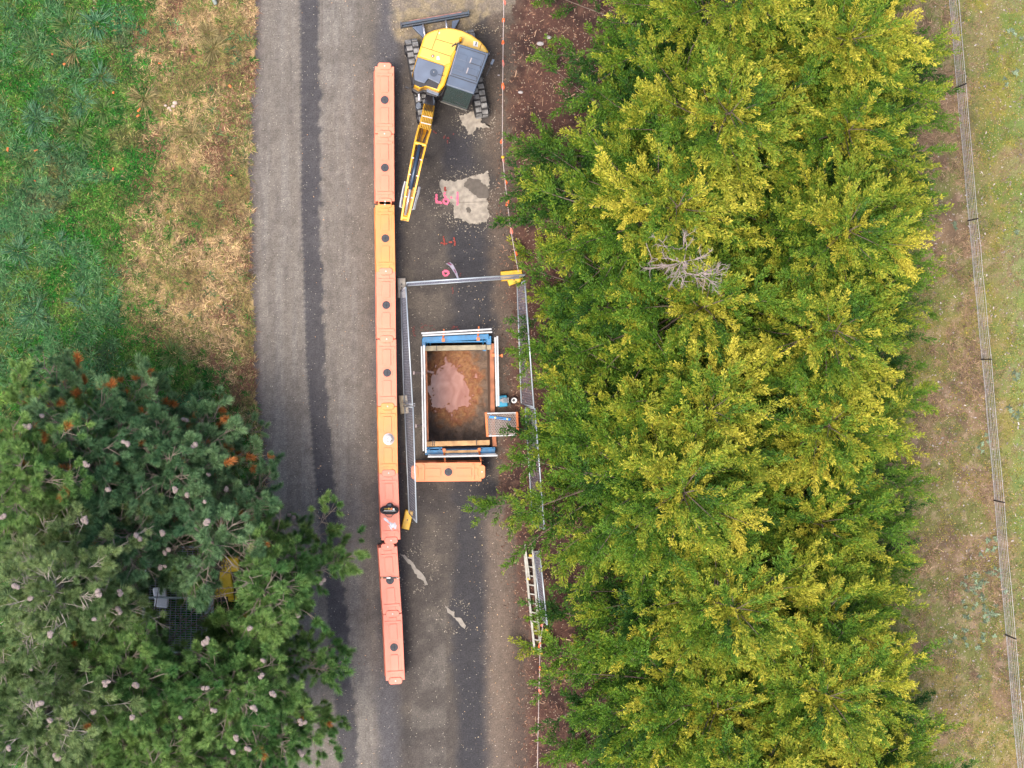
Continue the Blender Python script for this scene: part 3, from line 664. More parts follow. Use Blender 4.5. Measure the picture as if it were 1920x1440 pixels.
# ================================================================== EXCAVATOR
M_yel = mat('digger_yellow', (255, 190, 42), rough=.35, var=.07, scale=4, bump=.03, coat=.3, dirt=(214, 160, 50))
M_yel2 = mat('digger_pale_yellow', (255, 204, 84), rough=.38, var=.06, scale=4, bump=.03, coat=.3, dirt=(230, 186, 90))
M_grey = mat('digger_grey', (104, 116, 136), rough=.35, var=.10, scale=3, bump=.05, dirt=(90, 96, 110))
M_dark = mat('digger_black', (30, 28, 34), rough=.5, var=.15)
M_roof = mat('cab_roof', (88, 102, 122), rough=.32, var=.12, scale=3, bump=.05, dirt=(84, 90, 104))
M_seam = mat('seam', (150, 96, 30), rough=.7)
M_track = mat('track_rubber', (146, 144, 142), rough=.9, var=.35, scale=7, bump=.7, bscale=30, dirt=(84, 78, 76))
M_belt = mat('track_belt', (54, 52, 54), rough=.9, var=.3)
M_hyd = mat('cylinder_dark', (62, 78, 100), rough=.35, metal=.4); M_chrome = mat('chrome', (226, 220, 224), rough=.2, metal=.6)
ex = thing('excavator', P(836, 151), 'yellow compact excavator with dark cab roof parked above the barriers', 'excavator')
def poly(pts, z0, z1, shrink=0.):
    top = [P(*p, z1) for p in pts]; return [(p.x, p.y, z0) for p in top], [tuple(p) for p in top]
def pr(name, pts, z0, z1, m, par=None, bevel=.012, seg=2):
    mb = MB(); mb.prism(*poly(pts, z0, z1)); return mb.build(name, m, par or ex, bevel=bevel, seg=seg)
# undercarriage frame: t = along tracks (towards photo bottom), s = across
c0 = P(836, 151); td = (P(836+17.2, 151+98.5)-c0).normalized(); sdv = Vector((-td.y, td.x, 0))
if sdv.x < 0: sdv = -sdv
def U(s, t, z): return c0+sdv*s+td*t+Vector((0, 0, z))
for sg in (-1, 1):
    xc = sg*.86; hl = 1.02; rr = .27; w = .19
    prof = []
    for k in range(13): a = math.pi/2+math.pi*k/12; prof.append((-hl+rr*math.cos(a), rr+rr*math.sin(a)))
    for k in range(13): a = -math.pi/2+math.pi*k/12; prof.append((hl+rr*math.cos(a), rr+rr*math.sin(a)))
    mb = MB(); n = len(prof)
    vs = [U(xc-w, t, z+.03) for t, z in prof]+[U(xc+w, t, z+.03) for t, z in prof]
    mb.add(vs, [tuple(range(n)), tuple(range(2*n-1, n-1, -1))]+[(i, n+i, n+(i+1) % n, (i+1) % n) for i in range(n)])
    pads_ = MB()
    # grouser blocks round the belt, two staggered rows
    per = 4*hl+2*math.pi*rr; nb = 30
    for k in range(nb):
        for row in (0, 1):
            d = (k+.5*row)/nb*per
            if d < 2*hl: t, z, nt_, nz_ = -hl+d, 2*rr, 0, 1
            elif d < 2*hl+math.pi*rr: a = math.pi/2-(d-2*hl)/rr; t, z, nt_, nz_ = hl+rr*math.cos(a), rr+rr*math.sin(a), math.cos(a), math.sin(a)
            elif d < 4*hl+math.pi*rr: t, z, nt_, nz_ = hl-(d-2*hl-math.pi*rr), 0, 0, -1
            else: a = -math.pi/2-(d-4*hl-math.pi*rr)/rr; t, z, nt_, nz_ = -hl+rr*math.cos(a), rr+rr*math.sin(a), math.cos(a), math.sin(a)
            nv_ = td*nt_+Vector((0, 0, nz_)); tv = td*nz_-Vector((0, 0, nt_))
            pads_.box(U(xc+(row-.5)*.19, t, z+.03)+nv_*.012, (.17, .135, .045), M=Matrix((sdv, tv, nv_)).transposed())
    tr = mb.build('track', M_belt, ex); pads_.build('track_pads', M_track, tr, bevel=.006, seg=1)
    mb = MB(); mb.box(U(xc+sg*.0, 0, .30), (w*2+.02, 1.6, .2), M=Matrix((sdv, td, Vector((0, 0, 1)))).transposed()); mb.build('track_frame', M_dark, tr)
    for t in (-hl, hl):
        mb = MB(); a = U(xc+sg*.17, t, rr+.03); mb.tube([a, a+sdv*sg*.06], .17, 16); mb.build('sprocket' if t < 0 else 'idler', M_dark, tr)
mb = MB(); mb.box(U(0, 0, .42), (1.4, 1.2, .24), M=Matrix((sdv, td, Vector((0, 0, 1)))).transposed()); mb.build('chassis', M_dark, ex, bevel=.03)
mb = MB(); mb.cyl(U(0, 0, .5), .48, .2, 32); mb.build('swing_ring', M_dark, ex)
# dozer blade
bl = MB(); A = P(752.5, 50, .30); B = P(878.5, 28.5, .30); fwd = td*-1
for z, o_, th in ((.06, .06, .05), (.18, .0, .05), (.30, -.01, .05), (.40, .05, .07)):
    bl.bar(A+Vector((0, 0, z-.3))+fwd*o_, B+Vector((0, 0, z-.3))+fwd*o_, th, .14)
bl.bar(A+Vector((0, 0, 0))-fwd*.03, A+fwd*.12, .03, .40); bl.bar(B-fwd*.03, B+fwd*.12, .03, .40)
bo = bl.build('dozer_blade', mat('blade_steel', (54, 74, 92), rough=.45, var=.3, scale=7, dirt=(120, 104, 100)), ex, bevel=.01)
mb = MB(); mb.bar(A.lerp(B, .12)+fwd*.10+Vector((0, 0, .12)), A.lerp(B, .9)+fwd*.10+Vector((0, 0, .12)), .035, .015); mb.build('wear_strip', mat('rusty', (170, 120, 110), rough=.8, var=.3), bo)
for q0, q1 in (((793,46),(797,68)), ((836,38),(838,56))): MB().tube([P(*q0, .38), P(*q1, .48)], .03, 10).build('blade_ram', M_chrome, ex, smooth=True)
for q0, q1, q2 in (((773,50),(792,47),(797,74)), ((862,36),(848,39),(846,66))):
    mb = MB(); mb.prism(*[[(p.x, p.y, z) for p in (P(*q0, .3), P(*q1, .3), P(*q2, .3))] for z in (.14, .30)])
    mb.build('blade_arm', mat('digger_slate', (84, 100, 126), rough=.4), ex, bevel=.01)
# house
rear = [(795.6,67),(800,63),(805,60),(815,56),(828,52.8),(840,51.8),(852,53.2),(868,57.5),(885,65.5),(901,77),(910,87),(917,98)]
house = [(782,106)]+rear+[(912,114),(884,178),(836,168),(824,172.5),(797,162),(787,166.5),(776,160),(774,135)]
pr('house_base', [(u+ -3, v+10) for u, v in house], .62, 1.0, M_dark, bevel=.03)
hb = pr('engine_cover', [(782,106)]+rear+[(914,104),(860,84),(834,160),(824,172.5),(797,162),(787,166.5),(776,160),(774,135)], .92, 1.52, M_yel, bevel=.05, seg=4)
ins = lambda pts, c, k: [(c[0]+(u-c[0])*k, c[1]+(v-c[1])*k) for u, v in pts]
pr('top_panel', ins([(784,105)]+rear+[(912,100),(861,82),(846,106),(845,119.5),(834,124)], (845,90), .955), 1.50, 1.545, M_yel2, hb, bevel=.02)
zl = 1.55
def line(name, pts, z, w, m, par, h=.006):
    mb = MB()
    for a, b in zip(pts[:-1], pts[1:]): mb.bar(P(*a, z), P(*b, z), w, h)
    return mb.build(name, m, par)
for s_ in ([(823,56.5),(817,73),(809.5,93)], [(790.5,87.5),(806.7,92.8),(845,105.5)], [(818,73.5),(850.4,83)], [(902.5,82),(899.4,93)]):
    line('panel_seam', s_, zl-.002, .018, M_seam, hb)
MB().cyl(P(811.3,105.3,1.54), .045, .03, 16).build('fuel_cap', mat('brown_cap', (110, 60, 44), rough=.5), hb); MB().cyl(P(811.3,105.3,1.571), .02, .01, 12).build('cap_centre', M_white, hb)
pr('sticker', [(819,106),(823,105),(824.5,112),(818.5,112)], 1.545, 1.552, M_white, hb, bevel=0); pr('sticker', [(888,77),(896,79),(896,88),(887,86)], 1.545, 1.552, M_white, hb, bevel=0); pr('sticker', [(823,60),(825,60.5),(824,63.5),(822.5,63)], 1.545, 1.552, M_white, hb, bevel=0)
line('lever', [(893,79),(892,85)], 1.57, .025, M_dark, hb, .03)
pr('hood', [(783.5,107.5),(830.5,122.5),(833.5,125),(832.5,129.5),(824,157.5),(803.5,147),(796,156.5),(777.5,150),(776,133)], 1.50, 1.60, M_grey, hb, bevel=.02)
pr('hood_front', [(777,150.5),(796,157),(803.5,147.5),(823.5,156.5),(819.5,167),(799,160.5),(788,164),(777,158.5)], 1.36, 1.535, M_dark, hb, bevel=.006)
mb = MB(); mb.prism(*[[(p.x, p.y, z) for p in [P(u, v, 1.55) for u, v in ((774.5,135),(783,107),(784.5,108),(777.5,150),(776.5,159.5),(774.5,158))]] for z in (.95, 1.56)]); mb.build('side_grille', M_dark, hb)
MB().cyl(P(813.3,136.5,1.60), .115, .012, 24).build('exhaust_cover', mat('cover_slate', (58, 72, 92), rough=.5), hb); MB().cyl(P(813.3,135,1.612), .012, .012, 8).build('exhaust_stud', M_bolt, hb)
line('hood_stay', [(821,139.5),(832,142.5)], 1.61, .014, M_dark, hb, .012)
pr('step', [(800,164),(824,173),(822,180),(800,172)], .9, 1.25, M_grey, ex, bevel=.02)
pr('front_bin', [(800,168),(823,176),(820,182),(799,177)], .8, 1.22, M_dark, ex, bevel=.02)
# beacon
bc = MB(); bc.cyl(P(863,80,1.55), .035, .1, 12); o = bc.build('beacon_stem', M_dark, hb)
mb = MB(); p = P(863, 77, 1.66); q4 = P(864, 71.5, 1.80); mb.tube([p, q4, q4+(q4-p)*.12], [.045, .045, .02], 14); mb.build('beacon', mat('amber_lamp', (255, 166, 20), rough=.2), hb, smooth=True)
mb = MB(); mb.tube([P(847,87,1.7), P(852,84,1.75), P(857,82,1.7)], .018, 6); mb.tube([P(852,84,1.75), P(854,80,1.78)], .012, 6); mb.build('aerial', M_dark, hb)
# cab
zr = 2.42; R4 = [(859.5,81.5),(917,100),(888.5,177),(836.5,159.5)]
cab = pr('cab_roof', R4, zr-.06, zr, M_roof, bevel=.035, seg=4)
def bil(s, t): 
    a = lerp2(R4[0], R4[1], s); b = lerp2(R4[3], R4[2], s); return lerp2(a, b, t)
pads = [((.06,.05),(.94,.72),.010), ((.02,.76),(.98,.97),.016), ((.52,.2),(.88,.34),.024), ((.52,.45),(.88,.6),.024), ((.12,.2),(.4,.34),.018), ((.12,.48),(.4,.6),.018)]
for (s0, t0), (s1, t1), h in pads[:2]+pads[2:]:
    pr('roof_panel', [bil(s0, t0), bil(s1, t0), bil(s1, t1), bil(s0, t1)], zr-.01, zr+h, M_roof, cab, bevel=.008)
M_strip = mat('roof_strip', (168, 158, 160), rough=.5)
for a, b in ((bil(.53,.22), bil(.53,.35)), (bil(.53,.46), bil(.53,.6))): line('roof_strip', [a, b], zr+.026, .035, M_strip, cab, .006)
line('roof_seam', [bil(.08,.06), bil(.92,.06), bil(.93,.70), bil(.07,.71)], zr+.012, .014, M_dark, cab, .006)
line('roof_seam', [bil(.03,.76), bil(.97,.76)], zr+.016, .018, M_dark, cab, .008)
for t_ in (.34, .60): line('roof_seam', [bil(.53,t_), bil(.89,t_), bil(.89,t_+.05)], zr+.026, .014, M_dark, cab, .006)
line('gutter', [bil(.03,.02), bil(.03,.9)], zr+.004, .012, M_strip, cab, .01)
base = [P(*p, zr) for p in R4]                       # cab stands straight below its roof
fd = (base[3]-base[0]).normalized(); rd_ = (base[1]-base[0]).normalized()
mb = MB(); B4 = [Vector((p.x, p.y, 0)) for p in base]; Fl = B4[3]+fd*.22; Fr = B4[2]+fd*.22
mb.prism([(p.x, p.y, .62) for p in (B4[0], B4[1], Fr, Fl)], [(p.x, p.y, 1.02) for p in (B4[0], B4[1], Fr, Fl)])
mb.build('cab_floor', mat('cab_floor', (186, 182, 168), rough=.8, var=.3, scale=10), cab, bevel=.01)
mb = MB()
def at_z(p, z): return Vector((p.x, p.y, z))
for a, b in ((B4[0], B4[0]), (B4[1], B4[1])): mb.bar(at_z(a, .7), at_z(b, zr-.03), .07, .07)
mb.bar(at_z(Fl, .95), at_z(B4[3], zr-.05), .055, .055); mb.bar(at_z(Fr, .95), at_z(B4[2], zr-.05), .055, .055)
mb.bar(at_z(Fl, .97), at_z(Fr, .97), .05, .06)
mb.bar(at_z(B4[1].lerp(B4[2], .45), .7), at_z(B4[1].lerp(B4[2], .45), zr-.04), .05, .05)
mb.build('cab_frame', M_dark, cab, bevel=.008)
M_gl = glass('cab_glass')
def quad(name, a, b, c, d, m, par, th=.012):
    mb = MB(); n = (b-a).cross(c-a).normalized()*th/2; mb.prism([tuple(p-n) for p in (a, b, c, d)], [tuple(p+n) for p in (a, b, c, d)]); return mb.build(name, m, par)
quad('windscreen', at_z(Fl, 1.0), at_z(Fr, 1.0), at_z(B4[2], zr-.09), at_z(B4[3], zr-.09), M_gl, cab)
quad('side_window', at_z(B4[0], 1.05), at_z(B4[3], 1.05), at_z(B4[3], zr-.09), at_z(B4[0], zr-.09), M_gl, cab)
quad('side_window', at_z(B4[1], 1.05), at_z(B4[2], 1.05), at_z(B4[2], zr-.09), at_z(B4[1], zr-.09), M_gl, cab)
quad('rear_window', at_z(B4[0], 1.5), at_z(B4[1], 1.5), at_z(B4[1], zr-.09), at_z(B4[0], zr-.09), M_gl, cab)
M3 = Matrix((rd_, fd, Vector((0, 0, 1)))).transposed(); cc = (B4[0]+B4[1]+B4[2]+B4[3])/4
mb = MB(); mb.box(cc+Vector((0, 0, 1.18))+fd*.0, (.5, .5, .18), M=M3); mb.box(cc+Vector((0, 0, 1.5))-fd*.27, (.48, .14, .66), M=M3); mb.build('seat', mat('seat_cloth', (64, 60, 62), rough=.8), cab, bevel=.04)
mb = MB()
for s_ in (-.3, .3): mb.box(cc+Vector((0, 0, 1.22))+rd_*s_+fd*.3, (.10, .26, .22), M=M3); mb.tube([cc+Vector((0, 0, 1.3))+rd_*s_+fd*.38, cc+Vector((0, 0, 1.5))+rd_*s_+fd*.40], .014, 6)
for s_ in (-.08, .08): mb.box(cc+Vector((0, 0, 1.1))+rd_*s_+fd*.62, (.09, .22, .03), M=M3); mb.tube([cc+Vector((0, 0, 1.08))+rd_*s_+fd*.6, cc+Vector((0, 0, 1.45))+rd_*s_+fd*.58], .012, 6)
mb.build('controls', M_dark, cab, bevel=.006)
mb = MB(); mb.box(cc+Vector((0, 0, 1.05))+fd*.7+rd_*.22, (.22, .12, .04), M=M3); mb.box(cc+Vector((0, 0, 1.05))+fd*.6-rd_*.24, (.24, .2, .04), M=M3); mb.build('floor_mat', mat('floor_mat', (150, 138, 122), rough=.9, var=.3, scale=14), cab)
line('wiper', [(850,189),(872,199)], 1.3, .012, M_dark, cab, .012)
line('grab_rail', [(924,114),(912,142)], 1.7, .028, M_dark, cab, .03); line('mirror', [(925,112),(921,121)], 1.85, .07, M_roof, cab, .12)
line('mirror', [(760,163),(766,166)], 1.7, .05, M_dark, ex, .1); line('mirror_arm', [(766,166),(776,160)], 1.6, .02, M_dark, ex, .02)
# swing post, hoses, boom
mb = MB(); mb.prism(*poly([(799,178),(812,176),(816,190),(813,206),(800,204),(796,190)], .55, 1.15)); mb.build('swing_bracket', mat('bracket_steel', (96, 104, 116), rough=.45, metal=.3), ex, bevel=.03)
mb = MB(); mb.prism(*poly([(780,195),(785,190),(790,194),(790,203),(783,205),(780,201)], .5, .9)); mb.build('swing_knuckle', mat('bracket_steel', (96, 104, 116)), ex, bevel=.02)
line('swing_ram', [(785,168),(785.5,189)], .95, .05, M_chrome, ex, .05)
BL = [((805,196), 1.15, .32), ((802,213), 1.5, .34), ((797,238), 1.95, .35), ((790,262), 2.3, .33), ((781,302), 2.5, .29), ((770,355), 2.4, .26), ((758.5,414), 2.1, .18)]
def bp_(t, off=0., dz=0.):
    k = min(int(t), len(BL)-2); f_ = t-k; (a, za, wa), (b, zb, wb) = BL[k], BL[k+1]
    z = za+(zb-za)*f_+dz; p = P(*lerp2(a, b, f_), z); d = P(*b, zb)-P(*a, za); s = Vector((-d.y, d.x, 0)).normalized()
    if s.x < 0: s = -s
    return p+s*off
boom = MB(); rl = []
for t in np.linspace(0, 2, 7): w = np.interp(t, range(7), [x[2] for x in BL])/2; rl.append([bp_(t, -w, -.34), bp_(t, w, -.34), bp_(t, w, 0), bp_(t, -w, 0)])
boom.rings(rl)
bo = boom.build('boom', M_yel, ex, bevel=.015)
for sg in (-1, 1):
    mb = MB(); rl = []
    for t in np.linspace(2, 6, 14):
        w = np.interp(t, range(7), [x[2] for x in BL])/2; th = .055 if t < 5.2 else .06
        rl.append([bp_(t, sg*w-th/2, -.34+.05*(t-2)), bp_(t, sg*w+th/2, -.34+.05*(t-2)), bp_(t, sg*w+th/2, 0), bp_(t, sg*w-th/2, 0)])
    mb.rings(rl); mb.build('boom_plate', M_yel, bo, bevel=.008)
mb = MB(); rl = []
for t in np.linspace(2, 6, 14): w = np.interp(t, range(7), [x[2] for x in BL])/2-.03; rl.append([bp_(t, -w, -.36+.05*(t-2)), bp_(t, w, -.36+.05*(t-2)), bp_(t, w, -.20 if t < 3.4 else -.12), bp_(t, -w, -.20 if t < 3.4 else -.12)])
mb.rings(rl); mb.build('boom_web', mat('boom_web', (206, 146, 30), rough=.5, var=.2), bo)
mb = MB(); mb.tube([bp_(3.25, -.01, .03), bp_(5.0, -.01, .05)], .062, 14); mb.build('arm_cylinder', M_hyd, bo, smooth=True)
mb = MB(); mb.tube([bp_(5.0, -.01, .05), bp_(5.82, -.01, .0)], .035, 12); mb.build('arm_ram', M_chrome, bo, smooth=True)
mb = MB(); mb.tube([bp_(3.2, -.15, .0), bp_(3.2, .16, .0)], .05, 12); mb.tube([bp_(5.9, -.12, -.05), bp_(5.9, .12, -.05)], .05, 12); mb.tube([bp_(4.95, -.15, -.05), bp_(4.95, .15, -.05)], .045, 12); mb.build('pivot_pin', M_yel, bo)
for k in range(7):
    o_ = -.13+k*.043; mb = MB()
    mb.tube([bp_(0-.0, o_*.7, .1)-Vector((0, 0, .15))+Vector((0, .28, .05)), bp_(.15, o_*.9, .12), bp_(.55, o_, .08), bp_(.75, o_, .04)], .013, 6)
    mb.build('hose', M_dark if True else M_yel, bo)
for k in range(6):
    o_ = -.125+k*.05; mb = MB(); mb.tube([bp_(t, o_, .045) for t in np.linspace(.7, 2.15, 7)], .013, 6); mb.build('hydraulic_pipe', M_yel2, bo)
for k, o_ in enumerate((-.085, -.045, .075, .10)):
    mb = MB(); mb.tube([bp_(t, o_+.012*math.sin(t*5+k), -.06 if o_ < 0 else -.03) for t in np.linspace(2.15, 4.9, 16)], .012, 6); mb.build('hose', mat('hose_brown', (96, 70, 60), rough=.6) if k % 2 else M_dark, bo)
mb = MB()
for t in (1.25, 1.75): mb.bar(bp_(t, -.15, .065), bp_(t, .15, .065), .03, .02)
for t, a, b in ((3.9, -.15, -.09), (3.9, .08, .15), (4.5, -.14, -.08), (4.5, .07, .14), (5.25, -.13, -.06), (5.25, .05, .12)): mb.bar(bp_(t, a, .012), bp_(t, b, .012), .03, .02)
mb.build('pipe_clamp', mat('clamp_pink', (236, 206, 196), rough=.5), bo)
# dipper arm tucked below, with linkage guards
am = MB(); tip = bp_(5.9, 0, -.15); e2 = bp_(4.5, 0, -1.0); e3 = bp_(3.8, 0, -1.75)
am.bar(tip, e2, .2, .24); am.bar(e2, e3, .18, .2); ao = am.build('dipper_arm', M_yel, ex, bevel=.015)
mb = MB(); mb.bar(e3-Vector((0, 0, .12)), e3+Vector((.0, .05, -.38)), .24, .16); mb.build('quick_hitch', M_dark, ao, bevel=.01)
for pts in ([(759.5,340),(756,352),(751,378),(750,388),(755,390),(757,380)], [(785.5,350),(783,362),(778,378),(775,392),(770,394)]):
    mb = MB(); mb.tube([P(u, v, 2.1) for u, v in pts], .022, 6); mb.tube([P(u+2.2, v+1, 2.0) for u, v in pts[:4]], .016, 6); mb.build('link_guard', M_alu, ao)

# ================================================================== GRASS AND GROUND COVER
def blades(name, bx, by, n_per, Lr, spread, cfun, m, wid=.012, kind='stuff', flat=.5, zb=0., seedk=1):
    r = np.random.default_rng(seedk); N_ = len(bx)*n_per
    x = np.repeat(bx, n_per)+r.normal(0, spread, N_); y = np.repeat(by, n_per)+r.normal(0, spread, N_)
    az = r.uniform(0, 2*np.pi, N_); el = np.clip(r.normal(flat, .3, N_), .05, 1.35); L = r.uniform(Lr[0], Lr[1], N_)
    x += 0; dx = np.cos(az)*np.cos(el); dy = np.sin(az)*np.cos(el); dz = np.sin(el)
    px, py = -np.sin(az), np.cos(az); w = wid*r.uniform(.6, 1.3, N_)
    b = np.stack([x, y, np.full(N_, zb)], -1); d = np.stack([dx, dy, dz], -1); s = np.stack([px, py, 0*px], -1)
    mid = b+d*(L*.55)[:, None]; tip = b+d*L[:, None]-np.array([0, 0, 1])*(L*.22)[:, None]*np.cos(el)[:, None]; tip[:, 2] = np.maximum(tip[:, 2], .01)
    V = np.stack([b-s*w[:, None]*.5, b+s*w[:, None]*.5, mid+s*w[:, None]*.5, tip, mid-s*w[:, None]*.5], 1).reshape(-1, 3)
    i5 = np.arange(N_)[:, None]*5; Fc = np.concatenate([i5+np.array([[0, 1, 2, 4]]), i5+np.array([[4, 2, 3, 3]])], 0)
    tri = np.concatenate([i5+np.array([[0, 1, 2]]), i5+np.array([[0, 2, 4]]), i5+np.array([[4, 2, 3]])], 0)
    c = cfun(x, y, r)*np.repeat(r.uniform(.52, 1.45, len(bx)), n_per)[:, None]
    o = np_mesh(name, V, tri, np.repeat(c, 5, 0), m)
    if kind: o['kind'] = kind
    return o
M_leaf = mat_attr('grass_blade', rough=.6, amp=0, transl=.25, spec=.25)
def area(u0, u1, v0, v1, n, r):
    a = P(u0, v1); b = P(u1, v0); return r.uniform(a.x, b.x, n), r.uniform(a.y, b.y, n)
r = np.random.default_rng(5)
def road_clear(x, y, pad=0.):
    u, v = proj(np.stack([x, y, 0*x], -1)); return u < interp(v, ROAD_L)+1-pad+(fbm(x, y, 5., 3)-.5)*16
# green side
x, y = area(-40, 560, -40, 1480, 14500, r); keep = road_clear(x, y, 0); x, y = x[keep], y[keep]
def dryness(x, y):
    u, v = proj(np.stack([x, y, 0*x], -1)); n1 = fbm(x, y, .5, 1); n3 = fbm(x, y, 5., 3)
    split = np.interp(v, [0, 300, 500, 640, 720, 900], [250, 255, 232, 262, 400, 440]); return sm(-45, 55, u-split+(n1-.5)*190+(n3-.5)*60)
dr = dryness(x, y); g_ = r.random(len(x)) > dr*.93
def cgreen(x, y, r):
    n = fbm(x, y, .7, 31); n2 = fbm(x, y, 2.2, 32); c = mix((44, 118, 34), (112, 146, 62), sm(.35, .65, n2)); c = mix(c, (78, 132, 92), sm(.50, .64, n)*.8); c = mix(c, (116, 96, 66), sm(.6, .68, fbm(x, y, 1.1, 37))*.5); c = mix(c, (160, 146, 92), (r.random(len(x)) < .10)*1.)
    return alb(np.clip(c*(.72+.56*r.random(len(x)))[:, None], 0, 250))
def cdry(x, y, r):
    n = fbm(x, y, 1.1, 33); c = mix((206, 174, 128), (150, 130, 82), sm(.38, .62, n)); c = mix(c, (136, 96, 74), (r.random(len(x)) < .12+.6*sm(.48, .6, fbm(x, y, .9, 4)))*1.); c = mix(c, (122, 134, 62), (r.random(len(x)) < .12+.35*sm(.52, .64, fbm(x, y, .8, 35)))*1.)
    return alb(np.clip(c*(.72+.5*r.random(len(x)))[:, None], 0, 250))
blades('green_grass', x[g_], y[g_], 20, (.09, .27), .04, cgreen, M_leaf, .017, flat=.62, seedk=2)
blades('dry_grass', x[~g_], y[~g_], 24, (.08, .26), .05, cdry, M_leaf, .014, flat=.3, seedk=3)
# clover-like low leaves
x, y = area(-40, 300, -40, 700, 3600, r); k = (fbm(x, y, .6, 41) > .52) & (dryness(x, y) < .5)
def cclov(x, y, r): return alb(np.clip(mix((58, 128, 40), (98, 164, 62), r.random(len(x)))*(.8+.3*r.random(len(x)))[:, None], 0, 250))
blades('clover', x[k], y[k], 14, (.03, .06), .07, cclov, M_leaf, .035, flat=.9, zb=.05, seedk=4)
x, y = area(-40, 300, -40, 720, 750, r); uu, vv = proj(np.stack([x, y, 0*x], -1)); k = (fbm(x, y, .8, 45) > .47) & (uu < 90+130*fbm(x, y, .9, 46)+70*(vv > 400)) & (dryness(x, y) < .6)
def cteal(x, y, r):
    c = mix((60, 122, 66), (124, 160, 106), r.random(len(x))); return alb(np.clip(c*(.75+.4*r.random(len(x)))[:, None], 0, 250))
blades('long_grass', x[k], y[k], 70, (.16, .42), .05, cteal, M_leaf, .017, flat=.55, seedk=21)
# big tussocks, each a thing of its own
def tussock(seed, c0_, c1_, n=300, L=(.22, .46)):
    r = np.random.default_rng(seed); az = r.uniform(0, 2*np.pi, n); az = az+.35*np.sin(az*2+seed); el = np.clip(r.normal(.7, .38, n), .08, 1.5); Ln = r.uniform(L[0]*.5, L[1], n)*(1+.3*np.sin(az*3+seed)); w = r.uniform(.008, .016, n)
    d = np.stack([np.cos(az)*np.cos(el), np.sin(az)*np.cos(el), np.sin(el)], -1); s = np.stack([-np.sin(az), np.cos(az), 0*az], -1)
    b = np.stack([np.cos(az), np.sin(az), 0*az], -1)*r.uniform(0, .16, n)[:, None]
    m1 = b+d*(Ln*.5)[:, None]; m2 = b+d*(Ln*.8)[:, None]-np.array([0, 0, .12])*Ln[:, None]; tip = b+d*Ln[:, None]*1.02-np.array([0, 0, .42])*Ln[:, None]*np.cos(el)[:, None]
    V = np.stack([b-s*w[:, None]*.4, b+s*w[:, None]*.4, m1+s*w[:, None]*.5, m1-s*w[:, None]*.5, m2+s*w[:, None]*.4, m2-s*w[:, None]*.4, tip], 1).reshape(-1, 3)
    i = np.arange(n)[:, None]*7; tri = np.concatenate([i+np.array([t]) for t in ((0, 1, 2), (0, 2, 3), (3, 2, 4), (3, 4, 5), (5, 4, 6))], 0)
    c = alb(np.clip(mix(c0_, c1_, r.random(n))*(.75+.45*r.random(n))[:, None], 0, 250))
    return V, tri, np.repeat(c, 7, 0)
TUS = [(68,225,.62,0,'blue-green grass tussock, the lower of the close pair at the left edge'),(66,212,.5,0,'blue-green grass tussock, the upper of the close pair at the left edge'),
 (75,95,.7,1,'broad green grass tussock next to the orange speck at upper left'),(140,95,.55,2,'straw coloured tussock right of the broad green one at upper left'),(190,145,.55,0,'blue-green tussock fanning to the left in the upper grass'),
 (155,195,.6,0,'teal tussock above its paler neighbour in the middle of the green grass'),(195,205,.55,1,'dull green tussock mixed with straw beside the teal one'),(150,248,.6,1,'long green tussock below the teal one'),
 (180,45,.6,0,'teal tussock near the top edge of the green grass'),(130,50,.55,1,'green tussock near the top edge, left of the teal one'),(50,300,.55,1,'mixed green tussock at left with a rusty patch beside it'),
 (95,280,.45,0,'small dark teal tussock near the left edge'),(110,455,.5,0,'rounded teal tussock in the middle of the left grass'),(35,470,.6,0,'large teal tussock at the left edge, halfway down'),(65,590,.55,0,'teal tussock at the left edge, just above the pines'),
 (205,470,.45,1,'green tussock at the edge of the dry grass'),(150,560,.5,0,'teal tussock above the pine branches'),(390,62,.5,2,'fan of pale straw in the dry grass near the road'),(400,90,.6,2,'wide straw tussock in the dry grass near the road'),(270,185,.5,2,'yellowish tussock where green grass turns dry'),(360,250,.5,2,'flattened straw tussock in the dry grass'),(325,665,.5,1,'fresh green tussock in the dry grass above the pines')]
tm = {}
for (u, v, s_, kd, lab) in TUS:
    if kd not in tm:
        Vt, Ft, ct = tussock(50+kd, *(((64, 122, 84), (126, 164, 122)), ((82, 122, 60), (136, 150, 88)), ((140, 130, 84), (182, 162, 112)))[kd]); o = np_mesh('grass_tussock', Vt, Ft, ct, M_leaf); tm[kd] = o
    else: o = tm[kd].copy(); C.objects.link(o)
    p = P(u, v); o.location = (p.x, p.y, .0); o.rotation_euler = (0, 0, random.uniform(0, 6)); k = s_*2.1*random.uniform(.85, 1.1); o.scale = (k, k, k*.8); tag(o, lab, 'tussock', 'grass tussocks')
